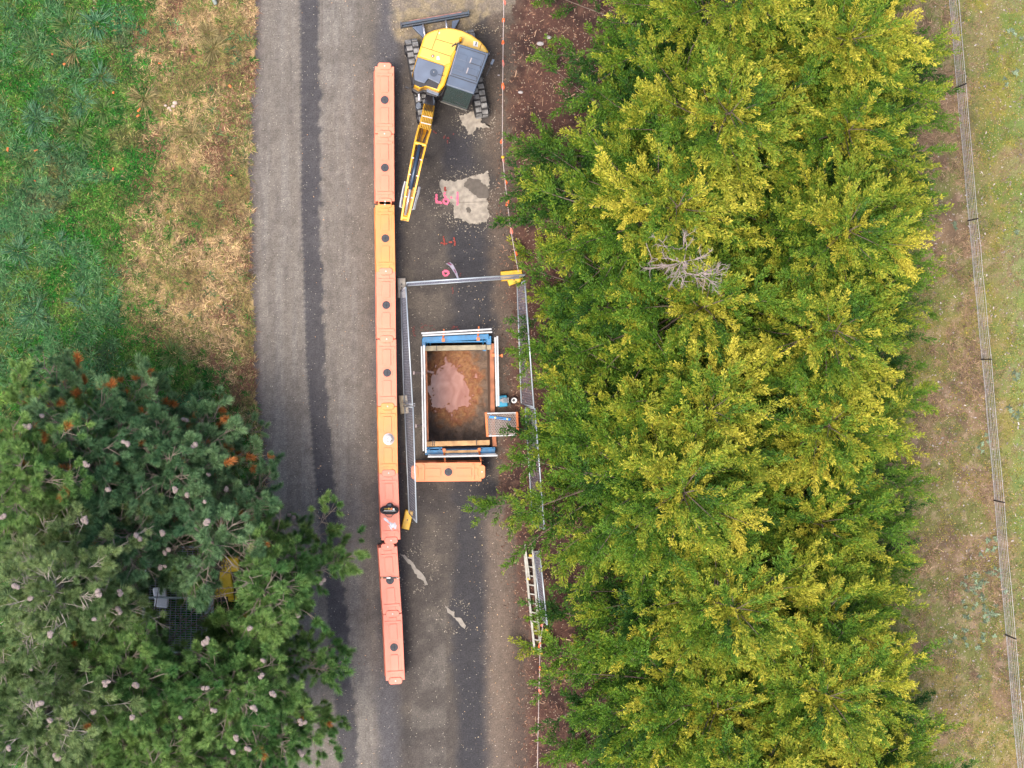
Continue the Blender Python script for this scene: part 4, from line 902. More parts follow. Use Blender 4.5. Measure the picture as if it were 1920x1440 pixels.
# right side: dry strip and mossy paddock
def rpos(n, f):
    x, y = area(1600, 1960, -40, 1480, n, r); u, v = proj(np.stack([x, y, 0*x], -1)); k = f(u, v, x, y); return x[k], y[k]
x, y = rpos(5000, lambda u, v, x, y: (u < 1792+v*.085) & (v < 340) | ((fbm(x, y, .9, 55) > .58) & (u < 1792+v*.085)))
def cstraw(x, y, r): return alb(np.clip(mix((188, 160, 126), (140, 110, 90), r.random(len(x)))*(.75+.45*r.random(len(x)))[:, None], 0, 250))
blades('dead_grass', x, y, 16, (.08, .26), .06, cstraw, M_leaf, .010, flat=.3, seedk=6)
x, y = rpos(9000, lambda u, v, x, y: (u > 1770+v*.085) | (v > 500))
def cmoss(x, y, r):
    n = fbm(x, y, 1.3, 61); c = mix((138, 138, 60), (104, 126, 54), sm(.4, .6, n)); c = mix(c, (176, 150, 72), (r.random(len(x)) < .25)*1.); c = mix(c, (150, 122, 96), (r.random(len(x)) < .12+.5*sm(.55, .65, fbm(x, y, .9, 4)))*1.)
    return alb(np.clip(c*(.8+.4*r.random(len(x)))[:, None], 0, 250))
blades('paddock_grass', x, y, 12, (.02, .07), .07, cmoss, M_leaf, .014, flat=.5, seedk=7)
# thistle rosettes: grey-green weeds
rx = []; 
for (u, v, n, sp) in ((1905,68,4,10),(1906,135,3,6),(1790,422,3,4),(1908,437,2,4),(1750,448,1,2),(1885,148,2,6),(1830,1110,26,22),(1850,1020,8,18),(1870,1080,8,20),(1800,1180,9,20),(1855,1150,10,20),(1900,770,6,12),(1840,1230,7,24),(1910,700,4,12),(1840,830,5,20),(1720,900,3,10)):
    for k in range(n): rx.append(P(u+random.gauss(0, sp*.6), v+random.gauss(0, sp*.9)))
def cth(x, y, r): return alb(np.clip(mix((124, 146, 114), (160, 174, 142), r.random(len(x)))*(.8+.3*r.random(len(x)))[:, None], 0, 250))
blades('thistles', np.array([p.x for p in rx]), np.array([p.y for p in rx]), 16, (.05, .13), .012, cth, M_leaf, .032, flat=.35, zb=.02, seedk=8)
# fallen pieces: bark, twigs, chips, stones
def chips(name, x, y, size, cfun, m, seedk, zz=.01, thick=.35, long=1.):
    r = np.random.default_rng(seedk); n = len(x); az = r.uniform(0, 2*np.pi, n); a = r.uniform(*size, n)*long; b = r.uniform(*size, n)*.5/np.sqrt(long); h = b*thick*2
    base = np.array([(-1, -1, 0), (1, -1, 0), (1, 1, 0), (-1, 1, 0), (-.7, -.6, 1), (.6, -.7, 1), (.7, .6, 1), (-.6, .7, 1)], float)
    v = np.repeat(base[None], n, 0)+r.normal(0, .15, (n, 8, 3)); v = v*np.stack([a, b, h], -1)[:, None, :]*.5
    cs, sn = np.cos(az)[:, None], np.sin(az)[:, None]; X = v[..., 0]*cs-v[..., 1]*sn+x[:, None]; Y = v[..., 0]*sn+v[..., 1]*cs+y[:, None]; Z = v[..., 2]+zz
    V = np.stack([X, Y, Z], -1).reshape(-1, 3); i = np.arange(n)[:, None]*8
    Fc = np.concatenate([i+np.array([f]) for f in ((4, 5, 6, 7), (0, 1, 5, 4), (1, 2, 6, 5), (2, 3, 7, 6), (3, 0, 4, 7))], 0)
    o = np_mesh(name, V, Fc, np.repeat(cfun(x, y, r), 8, 0), m); o['kind'] = 'stuff'; return o
M_chip = mat_attr('chips', rough=.9, amp=0)
def rnd(c0_, c1_, lo=.7, hi=1.3): return lambda x, y, r: alb(np.clip(mix(c0_, c1_, r.random(len(x)))*(lo+(hi-lo)*r.random(len(x)))[:, None], 0, 250))
x, y = area(930, 1330, -60, 1500, 16000, r); u, v = proj(np.stack([x, y, 0*x], -1)); k = u > interp(v, ROAD_R)-14+r.normal(0, 16, len(u)); x, y = x[k], y[k]
k = ~((x > px0-.1) & (x < px1+.15) & (y > py0-.1) & (y < py1+.1)); x, y = x[k], y[k]
chips('bark_litter', x, y, (.02, .07), rnd((112, 78, 64), (160, 126, 104), .55, 1.25), M_chip, 11, long=1.5)
x, y = area(940, 1300, -60, 1500, 900, r); u, v = proj(np.stack([x, y, 0*x], -1)); k = (u > interp(v, ROAD_R)+8); chips('twigs', x[k], y[k], (.02, .07), rnd((150, 116, 96), (196, 166, 140)), M_chip, 12, .03, long=3.6)
x, y = area(745, 960, -60, 1500, 1500, r); u, v = proj(np.stack([x, y, 0*x], -1)); wgt = np.exp(-((u-905-(v > 900)*(v-900)*.05)/32)**2)*(v > 330)+.05; k = (r.random(len(u)) < wgt) & ~((x > px0-.1) & (x < px1+.15) & (y > py0-.1) & (y < py1+.1))
chips('road_chips', x[k], y[k], (.012, .04), rnd((214, 170, 120), (190, 180, 168)), M_chip, 13, .008)
x, y = area(560, 760, -60, 1500, 150, r); chips('fallen_leaves', x, y, (.02, .045), rnd((214, 176, 140), (160, 120, 90)), M_chip, 14, .006)
x, y = area(1740, 1950, -60, 1500, 900, r); chips('field_stones', x, y, (.03, .09), rnd((170, 160, 158), (140, 126, 116)), M_chip, 15, .0)
x, y = area(735, 955, -60, 60, 1500, r); chips('loose_gravel', x, y, (.015, .05), rnd((186, 170, 146), (140, 124, 104)), M_chip, 16, .06)
gx_, gy_ = [], []
for (cu, cv, ru, rv, n) in ((874, 375, 52, 52, 420), (890, 228, 34, 30, 240), (780, 1068, 34, 38, 160), (852, 1155, 28, 30, 130)):
    for k in range(n): t = random.uniform(0, 6.28); q8 = random.gauss(1, .16); p = P(cu+ru*q8*math.cos(t), cv+rv*q8*math.sin(t)); gx_.append(p.x); gy_.append(p.y)
chips('patch_grit', np.array(gx_), np.array(gy_), (.015, .045), rnd((176, 166, 150), (120, 110, 100)), M_chip, 18, .006)
# scattered larger litter: rusty leaves in the grass
x = np.array([P(u, v).x for u, v in ((100,103),(262,207),(69,283),(67,340),(213,318),(432,163),(434,330),(122,122),(214,175),(300,120),(16,281),(260,218))]); y = np.array([P(u, v).y for u, v in ((100,103),(262,207),(69,283),(67,340),(213,318),(432,163),(434,330),(122,122),(214,175),(300,120),(16,281),(260,218))])
chips('rusty_leaves', x, y, (.06, .13), rnd((236, 128, 72), (214, 110, 70), .85, 1.1), M_chip, 17, .14)
st_ = thing('stone', P(324, 197), 'pale broken stones lying in the dry grass', 'stone')
mb = MB(); random.seed(4)
for u, v, w in ((328,193,.16),(325,199,.14),(317,203,.13),(310,198,.10),(320,207,.08)): mb.sphere(P(u, v, .05), w*.5, 7, 5, (1, .8, .5))
mb.build('fragment', mat('pale_stone', (206, 182, 166), rough=.9, bump=.6), st_)
for u, v, s_, lab in ((1013,82,.14,'flat grey stone on the bark near the top of the hedge'), (1028,70,.12,'whitish stone on the bark, right of the flat grey one'), (976,173,.10,'small pale stone on the bark below the excavator cab'), (935,141,.05,'tiny white stone beside the rope')):
    p = P(u, v, .03); mb = MB(); mb.sphere(p, s_*.6, 8, 5, (1.4, .8, .45)); tag(mb.build('stone', mat('grey_stone', (190, 182, 182), rough=.9, bump=.6)), lab, 'stone', 'loose stones')

# ================================================================== FARM FENCE
M_fpost = mat('fence_post_dark', (52, 46, 50), rough=.8, var=.2); M_fw = mat('farm_wire', (214, 212, 216), rough=.45, metal=.2, var=.15, bump=0)
ff = thing('farm_fence', P(1840, 674), 'wire netting farm fence with thin dark posts along the paddock', 'fence')
BP = [(1772,-80),(1793,165),(1815,414),(1840,674),(1863.5,938),(1885,1190),(1908,1450),(1915,1540)]
ZP = .82
for u, v in BP[1:6]: p = P(u, v); MB().bar((p.x, p.y, -.05), (p.x, p.y, ZP), .035, .045).build('post', M_fpost, ff)
for k, z in enumerate((.08, .17, .27, .38, .50, .64, .80)):
    pts = []
    for i in range(len(BP)-1):
        a = P(*BP[i]); b = P(*BP[i+1])
        for j in range(5): q5 = a.lerp(b, j/5); q5.z = z-.012*math.sin(math.pi*j/5)+random.uniform(-.004, .004); q5.x += random.uniform(-.01, .01); pts.append(q5)
    MB().tube(pts, .0075 if k in (0, 6) else .004, 4, False).build('wire', M_fw, ff)
mb = MB()
for i in range(len(BP)-1):
    a = P(*BP[i]); b = P(*BP[i+1]); n = int((b-a).length/.16)
    for k in range(n): q6 = a.lerp(b, k/n); mb.tube([(q6.x, q6.y, .08), (q6.x+random.uniform(-.01, .01), q6.y, .80)], .0016, 3, False)
mb.build('netting', M_fw, ff)

# ================================================================== CONIFER HEDGE
def rotx(v, a): return v
M_con = mat_attr('conifer_leaf', rough=.6, amp=0, transl=.28, spec=.25)
M_bark = mat('bark', (134, 116, 104), rough=.9, var=.3, bump=.6, bscale=12)
def norm(v): return v/np.maximum(np.linalg.norm(v, axis=-1, keepdims=True), 1e-9)
def conifer(seed, H=8.6, R=4.6, nb=104):
    r = np.random.default_rng(seed); limbs = MB(); AX = []            # AX: plume axes
    for i in range(nb):
        f = (i+.5)/nb; h = H*(.04+.95*f**.95); az = i*2.39996+r.normal(0, .3)
        L = max((R*(1-(h/H)**1.45)**.66+.45)*r.uniform(.70, 1.05), .6)
        e0 = np.interp(h/H, [0, .4, .8, 1], [.02, .24, .55, 1.0])+r.normal(0, .12); up = r.uniform(.0, .25)
        s = np.linspace(0, 1, 9); ang = az+r.normal(0, .2)*s*1.5
        ds = np.stack([np.cos(ang)*np.cos(e0), np.sin(ang)*np.cos(e0), np.sin(e0)+up*s*1.4-(.08 if h < .4*H else 0)+0*s], -1)
        pts = np.array([0, 0, h])+np.concatenate([np.zeros((1, 3)), np.cumsum((ds[:-1]+ds[1:])/2*L/8, 0)])
        if L > .8: limbs.tube([tuple(p) for p in pts[::2]], list(np.linspace(.012+.005*L, .005, 5)), 4, False)
        ty = r.normal(0, .2)
        tl = min(L*.8, r.uniform(.9, 1.6)); AX.append((pts[-1]-ds[-1]*tl*.55, ds[-1]/np.linalg.norm(ds[-1]), tl, h/H, ty))
        for j in range(int(L*3.0)):
            q = r.uniform(.10, .95); p0 = np.array([np.interp(q, s, pts[:, k]) for k in range(3)]); sg = r.choice([-1, 1]); a2 = az+sg*r.uniform(.35, .95)
            AX.append((p0, np.array([math.cos(a2), math.sin(a2), r.uniform(.1, .6)]), r.uniform(.6, 1.35)*(1.15-.35*q)*min(1, L/1.6+.3), h/H-.12*(1-q), ty+r.normal(0, .08)))
    for k in range(3): AX.append((np.array([0, 0, H*.9]), np.array([r.normal(0, .3), r.normal(0, .3), 1.]), 1.1, 1., .2))
    for k in range(14):
        a2 = k*2.4; AX.append((np.array([0, 0, H*(.86+.008*k)]), np.array([math.cos(a2), math.sin(a2), r.uniform(.3, .9)]), r.uniform(.8, 1.5), 1., .22))
    P0 = np.array([a[0] for a in AX]); D = norm(np.array([a[1] for a in AX])); Ln = np.array([a[2] for a in AX]); HH = np.array([a[3] for a in AX]); TY = np.array([a[4] for a in AX])
    # twigs on every plume
    cnt = np.maximum((Ln/.024).astype(int), 12); T = cnt.sum(); pi = np.repeat(np.arange(len(AX)), cnt); q = r.uniform(.0, 1., T)**.85
    side = norm(np.cross(D, [0, 0, 1.])); upv = np.cross(side, D); Dq, Sq, Uq = D[pi], side[pi], upv[pi]
    base = P0[pi]+Dq*(q*Ln[pi])[:, None]+np.array([0, 0, 1.])*(.16*q**2*Ln[pi])[:, None]
    ph = np.where(r.random(T) < .7, r.choice([0, np.pi], T)+r.normal(0, .45, T), r.uniform(0, 2*np.pi, T)); th = r.normal(.62, .14, T)
    d = norm(Dq*np.cos(th)[:, None]+Sq*(np.cos(ph)*np.sin(th))[:, None]+Uq*(np.sin(ph)*np.sin(th)*.8)[:, None]+np.array([0, 0, .10]))
    l = (.07+.27*(1-q)**.75*np.minimum(1, q*5+.4))*r.uniform(.6, 1.25, T)*np.clip(Ln[pi], .6, 1.2)
    c2 = np.maximum((l/.026).astype(int), 2); N2 = c2.sum(); ii = np.repeat(np.arange(T), c2); tt = (np.arange(N2)-np.repeat(np.cumsum(c2)-c2, c2)+.5)/np.repeat(c2, c2)
    pp = base[ii]+d[ii]*(tt*l[ii])[:, None]+r.normal(0, .014, (N2, 3)); rd = norm(d[ii]+r.normal(0, .30, (N2, 3))); nn = norm(np.cross(rd, norm(r.normal(0, .8, (N2, 3))+np.array([0, 0, 1.]))))
    ll = r.uniform(.065, .12, N2)*(1-.3*tt); ww = ll*r.uniform(.26, .40, N2)
    a = pp-rd*(ll*.15)[:, None]; b = pp+rd*(ll*.85)[:, None]; m_ = pp+rd*(ll*.35)[:, None]
    V = np.stack([a, m_+nn*ww[:, None]*.5, b, m_-nn*ww[:, None]*.5], 1).reshape(-1, 3).astype(np.float32)
    y = .08+.50*np.clip(HH[pi][ii], 0, 1)**1.1+.40*(q[ii]-.35)+.16*tt+TY[pi][ii]*.9+r.normal(0, .10, N2)
    col = mix((46, 88, 34), (100, 142, 42), sm(.0, .40, y)); col = mix(col, (174, 178, 56), sm(.40, .87, y)); col = mix(col, (224, 210, 78), sm(.8, 1.15, y)); col = col*(.85+.3*r.random(N2))[:, None]
    Cc = np.repeat(alb(np.clip(col, 0, 250)), 4, 0).astype(np.float32)
    tk = MB(); tk.tube([(0, 0, -.1), (.03, 0, H*.3), (0, .05, H*.65), (0, 0, H*.97)], [.22, .16, .09, .015], 9)
    return V, np.arange(len(V)).reshape(-1, 4), Cc, tk, limbs
cons = []
for k, (H, R) in enumerate(((8.8, 4.7), (8.2, 4.5), (9.0, 4.4), (7.6, 4.6))):
    V, Fc, Cc, tk, lb = conifer(100+k, H, R)
    t = bpy.data.objects.new('conifer_tree', None); C.objects.link(t)
    tk.build('trunk', M_bark, t, smooth=True, local=True); lb.build('limbs', M_bark, t, local=True); np_mesh('crown', V, Fc, Cc, M_con, t)
    cons.append((t, H))
# apex in the photo, variant, scale
ROWS = [(1405,-30,0,.97,'golden conifer at the top edge of the picture, road side of the hedge'), (1375,208,2,.97,'golden conifer with a bright star-shaped top, level with the excavator boom'), (1275,385,1,1.0,'conifer of the road side row beside the pale concrete patch'),
 (1325,575,3,1.0,'conifer below the grey dead branches'), (1335,770,1,1.0,'conifer overhanging the excavation and pump'), (1290,925,0,1.0,'golden conifer with a wide bright top reaching over the crosswise barrier'), (1385,1145,2,.97,'golden conifer with a star-shaped top above the ladder'), (1350,1340,3,.98,'darker conifer above the rope below the ladder'), (1440,1500,0,.95,'conifer cut by the bottom edge, road side'),
 (1600,70,1,.93,'conifer at the upper paddock side of the hedge'), (1600,240,3,.93,'paddock side conifer near the dead straw'), (1600,430,0,.92,'paddock side conifer level with the spray marks'), (1575,620,2,.93,'paddock side conifer level with the cross panel'), (1560,800,1,.93,'paddock side conifer level with the excavation'), (1545,985,3,.90,'paddock side conifer in the wide lower half of the hedge'), (1555,1160,0,.88,'paddock side conifer near the thistles'), (1560,1310,2,.95,'golden paddock side conifer near the bottom edge'), (1640,1490,1,.9,'conifer cut by the bottom edge, paddock side')]
used = set(); rt_ = random.Random(23)
for (u, v, k, s_, lab) in ROWS:
    t, H = cons[k]
    o = t if k not in used else copy_tree(t); used.add(k)
    p = P(u, v, H*s_); o.location = (p.x, p.y, 0); o.rotation_euler = (0, 0, rt_.uniform(0, 6.28)); o.scale = (s_, s_, s_)
    tag(o, lab, 'tree', 'conifers of the hedge')
    if 'below the grey dead' in lab: deadroot = o
# bare dead leader standing proud of the hedge
dt = thing('dead_tree', P(1290, 492, 6.5)*1.0, 'bare grey dead top poking out of the hedge', 'dead tree'); dt.location.z = 0
mb = MB(); a = P(1284, 490, 8.7); rr_ = random.Random(9)
mb.tube([Vector((a.x, a.y, 0)), Vector((a.x+.1, a.y, 3)), P(1290, 500, 8.2), a], [.14, .11, .06, .02], 7)
def twig(p, d, l, r0, depth):
    q = p+d*l*.5+Vector((rr_.gauss(0, .03), rr_.gauss(0, .03), rr_.gauss(0, .03)))*l; e = q+(d+Vector((rr_.gauss(0, .2), rr_.gauss(0, .2), rr_.gauss(0, .2)))).normalized()*l*.5
    mb.tube([p, q, e], [r0, r0*.7, r0*.3], 4, False)
    if depth:
        for k in range(5): f_ = rr_.uniform(.25, 1); s0 = p.lerp(e, f_); twig(s0, (d+Vector((rr_.gauss(0, .6), rr_.gauss(0, .6), rr_.gauss(0, .4)))).normalized(), l*.42, r0*.6, depth-1)
for k in range(17):
    t = rr_.uniform(0, 6.28); twig(P(1284, 490, 8.4)-Vector((0, 0, rr_.uniform(0, .8))), Vector((math.cos(t), math.sin(t), rr_.uniform(-.1, .5))).normalized(), rr_.uniform(.45, .9), .013, 2)
for k in range(10):
    t = rr_.uniform(0, 6.28); twig(P(1320+rr_.uniform(-14, 14), 512+rr_.uniform(-8, 8), 8.3), Vector((math.cos(t), math.sin(t), rr_.uniform(-.1, .5))).normalized(), rr_.uniform(.3, .6), .010, 2)
mb.tube([P(1290,500,8.2), P(1305,506,8.25), P(1322,514,8.3), P(1340,512,8.3)], [.05, .04, .03, .015], 6)
mb.build('branches', mat('dead_wood', (186, 168, 166), rough=.9, var=.2), dt)

# ================================================================== PINES
M_ndl = mat_attr('pine_needle', rough=.5, amp=0, transl=.45, spec=.3)
M_ptwig2 = mat('pine_twig_bare', (172, 162, 150), rough=.9, var=.25); M_ptwig = mat('pine_twig', (136, 122, 112), rough=.9, var=.25)
def tuft(seed, n=190, shoot=.24, nl=(.15, .21)):
    r = np.random.default_rng(seed); t = r.uniform(0, 1, n); az = r.uniform(0, 2*np.pi, n); sp = np.interp(t, [0, 1], [1.15, .35])+r.normal(0, .15, n)
    b = np.stack([0*t, 0*t, t*shoot], -1); d = np.stack([np.cos(az)*np.sin(sp), np.sin(az)*np.sin(sp), np.cos(sp)], -1); l = r.uniform(*nl, n)
    s = norm(np.cross(d, r.normal(0, 1, (n, 3)))); w = r.uniform(.011, .018, n)
    return np.stack([b-s*w[:, None]*.5, b+s*w[:, None]*.5, b+d*l[:, None]], 1), r.random(n)
TF = [tuft(k) for k in range(5)]
# open gaps of the canopy, over the trailer and the machine (world positions)
GAPS = [(P(300,1118,0), .42), (P(352,1175,0), .58), (P(335,1205,0), .45), (P(432,1058,0), .48), (P(426,1085,0), .40), (P(425,1112,0), .46), (P(275,1050,0), .30), (P(355,1024,0), .35)]
def in_gap(p):
    u, v = proj(np.array(p))
    for c, rad in GAPS:
        cu, cv = proj(np.array(c)); 
        if math.hypot(u-cu, v-cv) < rad*62+4: return True
    return False
def pine(name, base, H, R, nb, label, tint, dead=0., seed=0, twiggy=1., hlo=.3, cones=14, lean=(0, 0)):
    r = np.random.default_rng(200+seed); root = thing(name, base, label, 'tree', 'pines by the road')
    tw = MB(); tp = []; td_ = []; tc = []; surf = []
    for i in range(nb):
        f = (i+.5)/nb; h = H*(hlo+(1-hlo-.03)*f**.9); az = i*2.39996+r.normal(0, .3); rel = (h/H-hlo)/(1-hlo)
        L = R*(1-rel**1.7*.86)*r.uniform(.72, 1.08); e0 = np.interp(rel, [0, .5, 1], [.0, .2, .8])+r.normal(0, .1)
        s = np.linspace(0, 1, 8); ang = az+r.normal(0, .25)*s
        ds = np.stack([np.cos(ang)*math.cos(e0), np.sin(ang)*math.cos(e0), math.sin(e0)+.30*s**2], -1)
        pts = np.array([0, 0, h])+np.concatenate([np.zeros((1, 3)), np.cumsum((ds[:-1]+ds[1:])/2*L/7, 0)]); pts[:, 0] += lean[0]*h/H; pts[:, 1] += lean[1]*h/H
        tw.tube([tuple(p) for p in pts], list(np.linspace(.012+.005*L, .007, 8)), 5, False)
        ns = int(L*5.2*(1 if twiggy < 1.3 else .9))+2
        for k in range(int(3+L*2.0)):
            q = r.uniform(0, .75); e = np.array([np.interp(q, s, pts[:, c]) for c in range(3)])+np.array([0, 0, .04]); a3 = az+r.choice([-1, 1])*r.uniform(.2, 1.2)
            if in_gap(e+np.array(base)): continue
            tp.append(e); td_.append(norm(np.array([math.cos(a3)*.6, math.sin(a3)*.6, .9]))); tc.append(0.)
        for j in range(ns):
            q = r.uniform(.04, 1.0) if j else 1.; p0 = np.array([np.interp(q, s, pts[:, k]) for k in range(3)]); a2 = az+(r.choice([-1, 1])*r.uniform(.3, 1.1) if j else 0)
            l2 = r.uniform(.35, .95)*(1.15-q*.45); c1 = p0+np.array([math.cos(a2), math.sin(a2), .15])*l2*.55; c2 = c1+np.array([math.cos(a2)*.55, math.sin(a2)*.55, .55])*l2*.5
            if in_gap(c1+np.array(base)) and r.random() < .85: continue
            tw.tube([tuple(p0), tuple((p0+c1)/2+np.array([0, 0, -.03])), tuple(c1), tuple(c2)], [.012, .010, .008, .006], 4, False)
            ends = [(c2, norm(np.array([math.cos(a2)*.5, math.sin(a2)*.5, .9])))]
            for k in range(r.integers(1, 4)):
                a3 = a2+r.normal(0, .9); st0 = p0+(c1-p0)*r.uniform(.3, 1); e = st0+np.array([math.cos(a3), math.sin(a3), .5])*r.uniform(.18, .42)
                tw.tube([tuple(st0), tuple((st0+e)/2+np.array([0, 0, -.02])), tuple(e)], [.010, .008, .005], 3, False); ends.append((e, norm(np.array([math.cos(a3)*.6, math.sin(a3)*.6, .9]))))
            for e, d in ends:
                if in_gap(e+np.array(base)) and r.random() < .93: continue
                if r.random() < (.07 if twiggy < 1.3 else .26): continue
                surf.append(e); dd = norm(d+r.normal(0, .25, 3)); tp.append(e); td_.append(dd)
                tc.append(1. if r.random() < dead*(1.6 if rel < .35 else .3) else 0.)
    tp = np.array(tp); td_ = np.array(td_); tc = np.array(tc); n = len(tp)
    up = np.array([.3, .2, .9]); X = norm(np.cross(td_, r.normal(0, 1, (n, 3)))); Y = np.cross(td_, X); M = np.stack([X, Y, td_], 1)   # rows
    which = r.integers(0, 5, n); sc = r.uniform(.78, 1.2, n); VV = []; CC = []
    hue = fbm(tp[:, 0]+base[0], tp[:, 1]+base[1], .8, 71+seed)
    for w in range(5):
        m_ = which == w
        if not m_.any(): continue
        tv, tr_ = TF[w]; v = np.einsum('ijk,nkl->nijl', tv, M[m_])*sc[m_][:, None, None, None]+tp[m_][:, None, None, :]
        VV.append(v.reshape(-1, 3)); k_ = int(m_.sum())
        c = mix(tint[0], tint[1], np.clip(sm(.3, .7, hue[m_])[:, None]*.6+.55*tr_[None]+r.normal(0, .18, k_)[:, None], 0, 1)); c = mix(c, np.array((214, 128, 70.)), tc[m_][:, None]*(.7+.3*tr_[None]))
        c = c*(.95+.35*r.random((k_, len(tr_), 1))); CC.append(np.repeat(alb(np.clip(c, 0, 250)).reshape(-1, 3), 3, 0))
    V = np.concatenate(VV); Cc = np.concatenate(CC)
    np_mesh('crown', V, np.arange(len(V)).reshape(-1, 3), Cc, M_ndl, root)
    tw.build('branches', M_ptwig2 if twiggy > 1.3 else M_ptwig, root, local=True)
    tk = MB(); tk.tube([(0, 0, -.1), (lean[0]*.4, lean[1]*.4, H*.4), (lean[0]*.95, lean[1]*.95, H*.95)], [.24, .16, .03], 9); tk.build('trunk', M_bark, root, smooth=True, local=True)
    root['n'] = n; del root['n']
    return root, np.array(surf)
A_ = ((84, 124, 86), (148, 180, 130)); B_ = ((80, 126, 70), (158, 188, 110)); C_ = ((96, 126, 78), (166, 184, 124))
def pb(u, v, z): p = P(u, v, z); return (p.x, p.y, 0)
pines = []
for args in (
  ('pine_tree', pb(165,850,6.0), 6.0, 3.0, 30, 'dark pine at the left edge with rusty dead shoots, nearest the tussocks', A_, .10, 1, .9, .25),
  ('pine_tree', pb(310,895,5.6), 5.6, 2.5, 30, 'dark blue-green pine with dead orange shoots beside the dry grass', A_, .12, 2, .9, .25),
  ('pine_tree', pb(395,1020,6.5), 6.5, 2.35, 28, 'pine at the road edge just above the yellow machine', A_, .02, 3, .8, .28),
  ('pine_tree', pb(495,1120,6.8), 6.8, 2.35, 28, 'pine whose branches reach farthest over the road', B_, .0, 4, .7, .28),
  ('pine_tree', pb(430,1300,7.0), 7.0, 2.9, 32, 'pine leaning over the road near the bottom edge', B_, .01, 5, .8, .25),
  ('pine_tree', pb(90,1120,9.0), 9.0, 2.9, 34, 'tall yellowish pine with bare grey twigs at the left edge', C_, .01, 6, 1.6, .35),
  ('pine_tree', pb(235,1010,6.2), 6.2, 2.5, 24, 'dark pine in the middle of the grove, above the trailer', A_, .03, 7, .9, .25),
  ('pine_tree', pb(240,1290,7.2), 7.2, 2.9, 32, 'mid green pine below the caged trailer', B_, .01, 8, 1.2, .3),
  ('pine_tree', pb(60,1370,9.0), 9.0, 3.0, 34, 'tall pine with many bare twigs in the lower left corner', C_, .01, 9, 1.6, .35),
  ('pine_tree', pb(20,900,7.5), 7.5, 2.6, 26, 'pine cut by the left edge of the picture', B_, .03, 10, 1.2, .3),
  ('pine_tree', pb(300,1450,7.0), 7.0, 2.8, 28, 'pine cut by the bottom edge of the picture', B_, .01, 11, 1.1, .3),
  ('pine_tree', pb(500,1400,6.0), 6.0, 1.8, 18, 'small pine at the bottom edge nearest the road', B_, .01, 12, .9, .3)):
    pines.append(pine(*args[:5], args[5], args[6], args[7], args[8], args[9], args[10]))
# cone clusters where the photo shows them; each hangs on the nearest pine
CONES = [(52,797),(235,829),(346,786),(362,834),(395,885),(325,917),(207,918),(163,870),(380,942),(424,917),(8,972),(157,975),(388,980),(302,1003),(260,1008),(311,1033),(305,1062),(224,1112),(221,1146),(173,1164),(94,1192),(182,1112),(234,1247),(199,1283),(73,1318),(180,1335),(255,1287),(384,1288),(388,1200),(386,1203),(556,1153),(604,1089),(547,970),(494,1240),(491,1268),(513,1300),(400,1334),(337,1341),(440,1382),(441,1408),(463,1402),(567,1356),(563,1410),(527,1395),(107,1420),(96,1350),(12,1400),(471,1174),(30,1102),(57,1118),(78,783),(350,930),(60,1250),(475,1330),(250,1345)]
M_cone = mat('cone_scale', (158, 144, 138), rough=.85, var=.25, scale=40, bump=.8, bscale=60, dirt=(140, 112, 104))
rc = random.Random(5)
allr = [(root, s_+np.array(root.location)) for root, s_ in pines]
for (u, v) in CONES:
    best = None
    for root, S in allr:
        if not len(S): continue
        pu_, pv_ = proj(S); d = np.hypot(pu_-u, pv_-v)-S[:, 2]*1.2; k = int(np.argmin(d))
        if best is None or d[k] < best[0]: best = (d[k], root, S[k])
    _, root, S = best
    zz_ = [S[2]]
    for r2, S2 in allr:
        if len(S2): pu_, pv_ = proj(S2); k2 = np.hypot(pu_-u, pv_-v) < 17; zz_ += list(S2[k2][:, 2])
    z = max(zz_)+.30; mb = MB()
    for k in range(rc.choice((1, 2, 2, 3))):
        cu, cv = u+rc.uniform(-5, 5), v+rc.uniform(-5, 5); c = P(cu, cv, z); r0 = rc.uniform(.045, .065); ax_ = Vector((rc.uniform(-1, 1), rc.uniform(-1, 1), rc.uniform(.1, .6))).normalized()
        pts = [c-ax_*r0*1.25, c-ax_*r0*.9, c-ax_*r0*.2, c+ax_*r0*.5, c+ax_*r0*1.2, c+ax_*r0*1.5]; mb.tube(pts, [r0*.35, r0*.85, r0*1.05, r0*.85, r0*.4, .005], 9)
        for a in range(26):   # open scales
            t = rc.uniform(-.9, 1); ph = rc.uniform(0, 6.28); e1 = ax_.orthogonal().normalized(); e2_ = ax_.cross(e1); rad = (e1*math.cos(ph)+e2_*math.sin(ph)); q7 = c+ax_*r0*t+rad*r0*(1-.4*t*t)
            mb.box(q7, (r0*.5, r0*.5, r0*.18), M=(rad+ax_*.6).to_track_quat('Z', 'Y').to_matrix())
    mb.tube([P(u, v, z-.05), Vector(S)], [.014, .01], 4, False)
    mb.build('cone', M_cone, root)

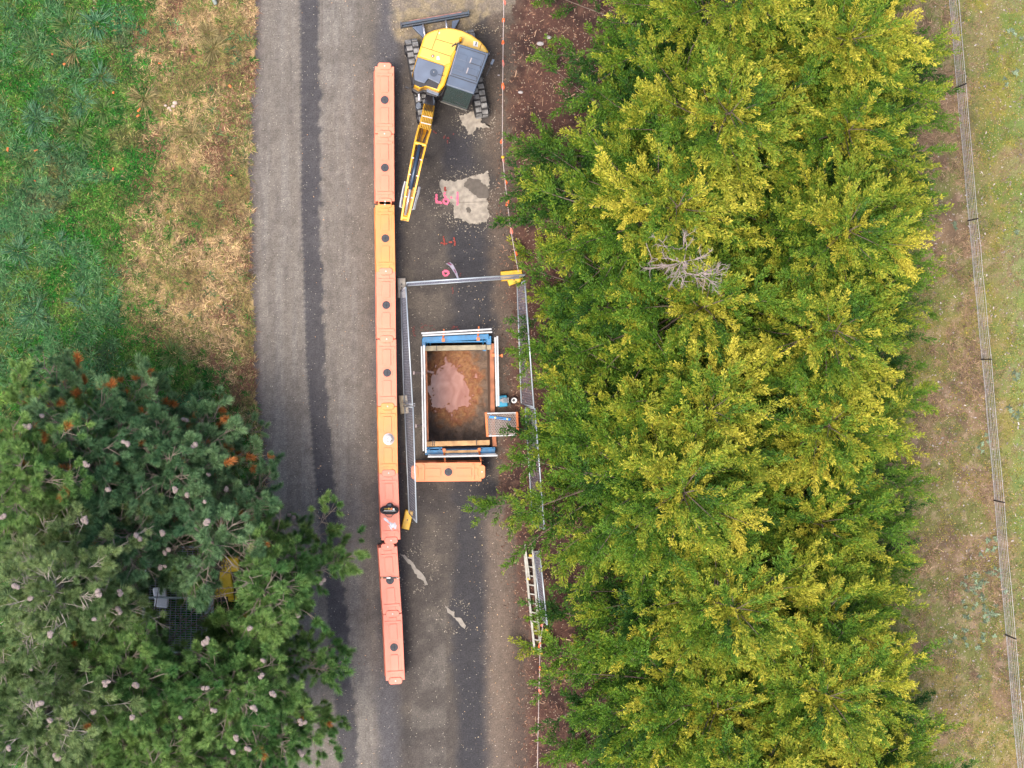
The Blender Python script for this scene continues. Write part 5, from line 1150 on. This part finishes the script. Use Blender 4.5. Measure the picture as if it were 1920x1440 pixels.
# ================================================================== TRAILER AND MACHINE UNDER THE PINES
tr = thing('trailer', P(330, 1124), 'grey mesh sided trailer half hidden under the pines', 'trailer')
M_tf = mat('trailer_steel', (176, 190, 196), rough=.4, metal=.3, var=.15)
z = .55; q_ = [(276,1024), (390,1026), (388,1224), (266,1222)]
mb = MB()
for i in range(4):
    a, b = q_[i], q_[(i+1) % 4]; mb.tube([P(*a, z), P(*b, z)], .03, 6); mb.tube([P(*a, z+.55), P(*b, z+.55)], .03, 6); p = P(*a, z); mb.tube([p, p+Vector((0, 0, .6))], .025, 6)
mb.tube([P(272,1120,z+.58), P(390,1121,z+.58)], .03, 6); mb.tube([P(325,1026,z), P(280,1018,z), P(325,960,.45)], .035, 6); mb.tube([P(380,1022,z), P(325,960,.45)], .035, 6); mb.build('frame', M_tf, tr)
mb = MB()
for k in range(1, 46): t = k/46; mb.tube([P(*lerp2(q_[0], q_[3], t), z+.02), P(*lerp2(q_[1], q_[2], t), z+.02)], .008, 4)
for k in range(1, 12): t = k/12; mb.tube([P(*lerp2(q_[0], q_[1], t), z+.03), P(*lerp2(q_[3], q_[2], t), z+.03)], .008, 4)
mb.build('mesh_deck', M_wire, tr)
for u in (268, 394):
    p = P(u, 1124, .32); mb = MB(); mb.tube([p-Vector((.1, 0, 0)), p+Vector((.1, 0, 0))], .30, 18); w_ = mb.build('wheel', M_black, tr, bevel=.03); mb = MB(); mb.tube([p-Vector((.105, 0, 0)), p+Vector((.105, 0, 0))], .15, 14); mb.build('rim', M_alu, w_)
    mb = MB(); mb.box((p.x, p.y, .68), (.26, .8, .03)); mb.build('mudguard', M_tf, tr, bevel=.01)
bk = thing('white_sack', P(300, 1120, .6), 'white sack lying on the trailer deck', 'sack'); mb = MB(); p = P(300, 1112, .66)
mb.box(p, (.38, .36, .14), .15); p = P(303, 1128, .66); mb.box(p, (.40, .34, .16), -.1); mb.build('sack_body', M_cloth, bk, bevel=.05, seg=3)
M_myel = mat('machine_yellow', (255, 214, 30), rough=.5, var=.05, bump=0)
ym = thing('plate_compactor', P(425, 1085), 'yellow and black compacting machine half hidden under the pines', 'compactor')
mb = MB(); mb.box(P(432,1058,.55), (.50, .42, .5), .1); mb.build('engine_cover', M_myel, ym, bevel=.06, seg=3)
mb = MB(); mb.box(P(424,1088,.42), (.36, .62, .35), .1); mb.build('body', M_myel, ym, bevel=.05); mb = MB(); mb.box(P(420,1110,.5), (.56, .26, .22), .05); mb.box(P(436,1122,.4), (.26, .16, .2)); mb.build('front_cover', M_myel, ym, bevel=.04)
mb = MB(); mb.box(P(428,1090,.12), (.75, 1.15, .16), .1); mb.box(P(448,1080,.4), (.2, .5, .5)); mb.build('base_plate', M_black, ym, bevel=.03)
mb = MB(); mb.tube([P(418,1108,.4), P(420,1125,.95), P(440,1126,.95), P(438,1108,.4)], .02, 8); mb.build('handle', M_black, ym)
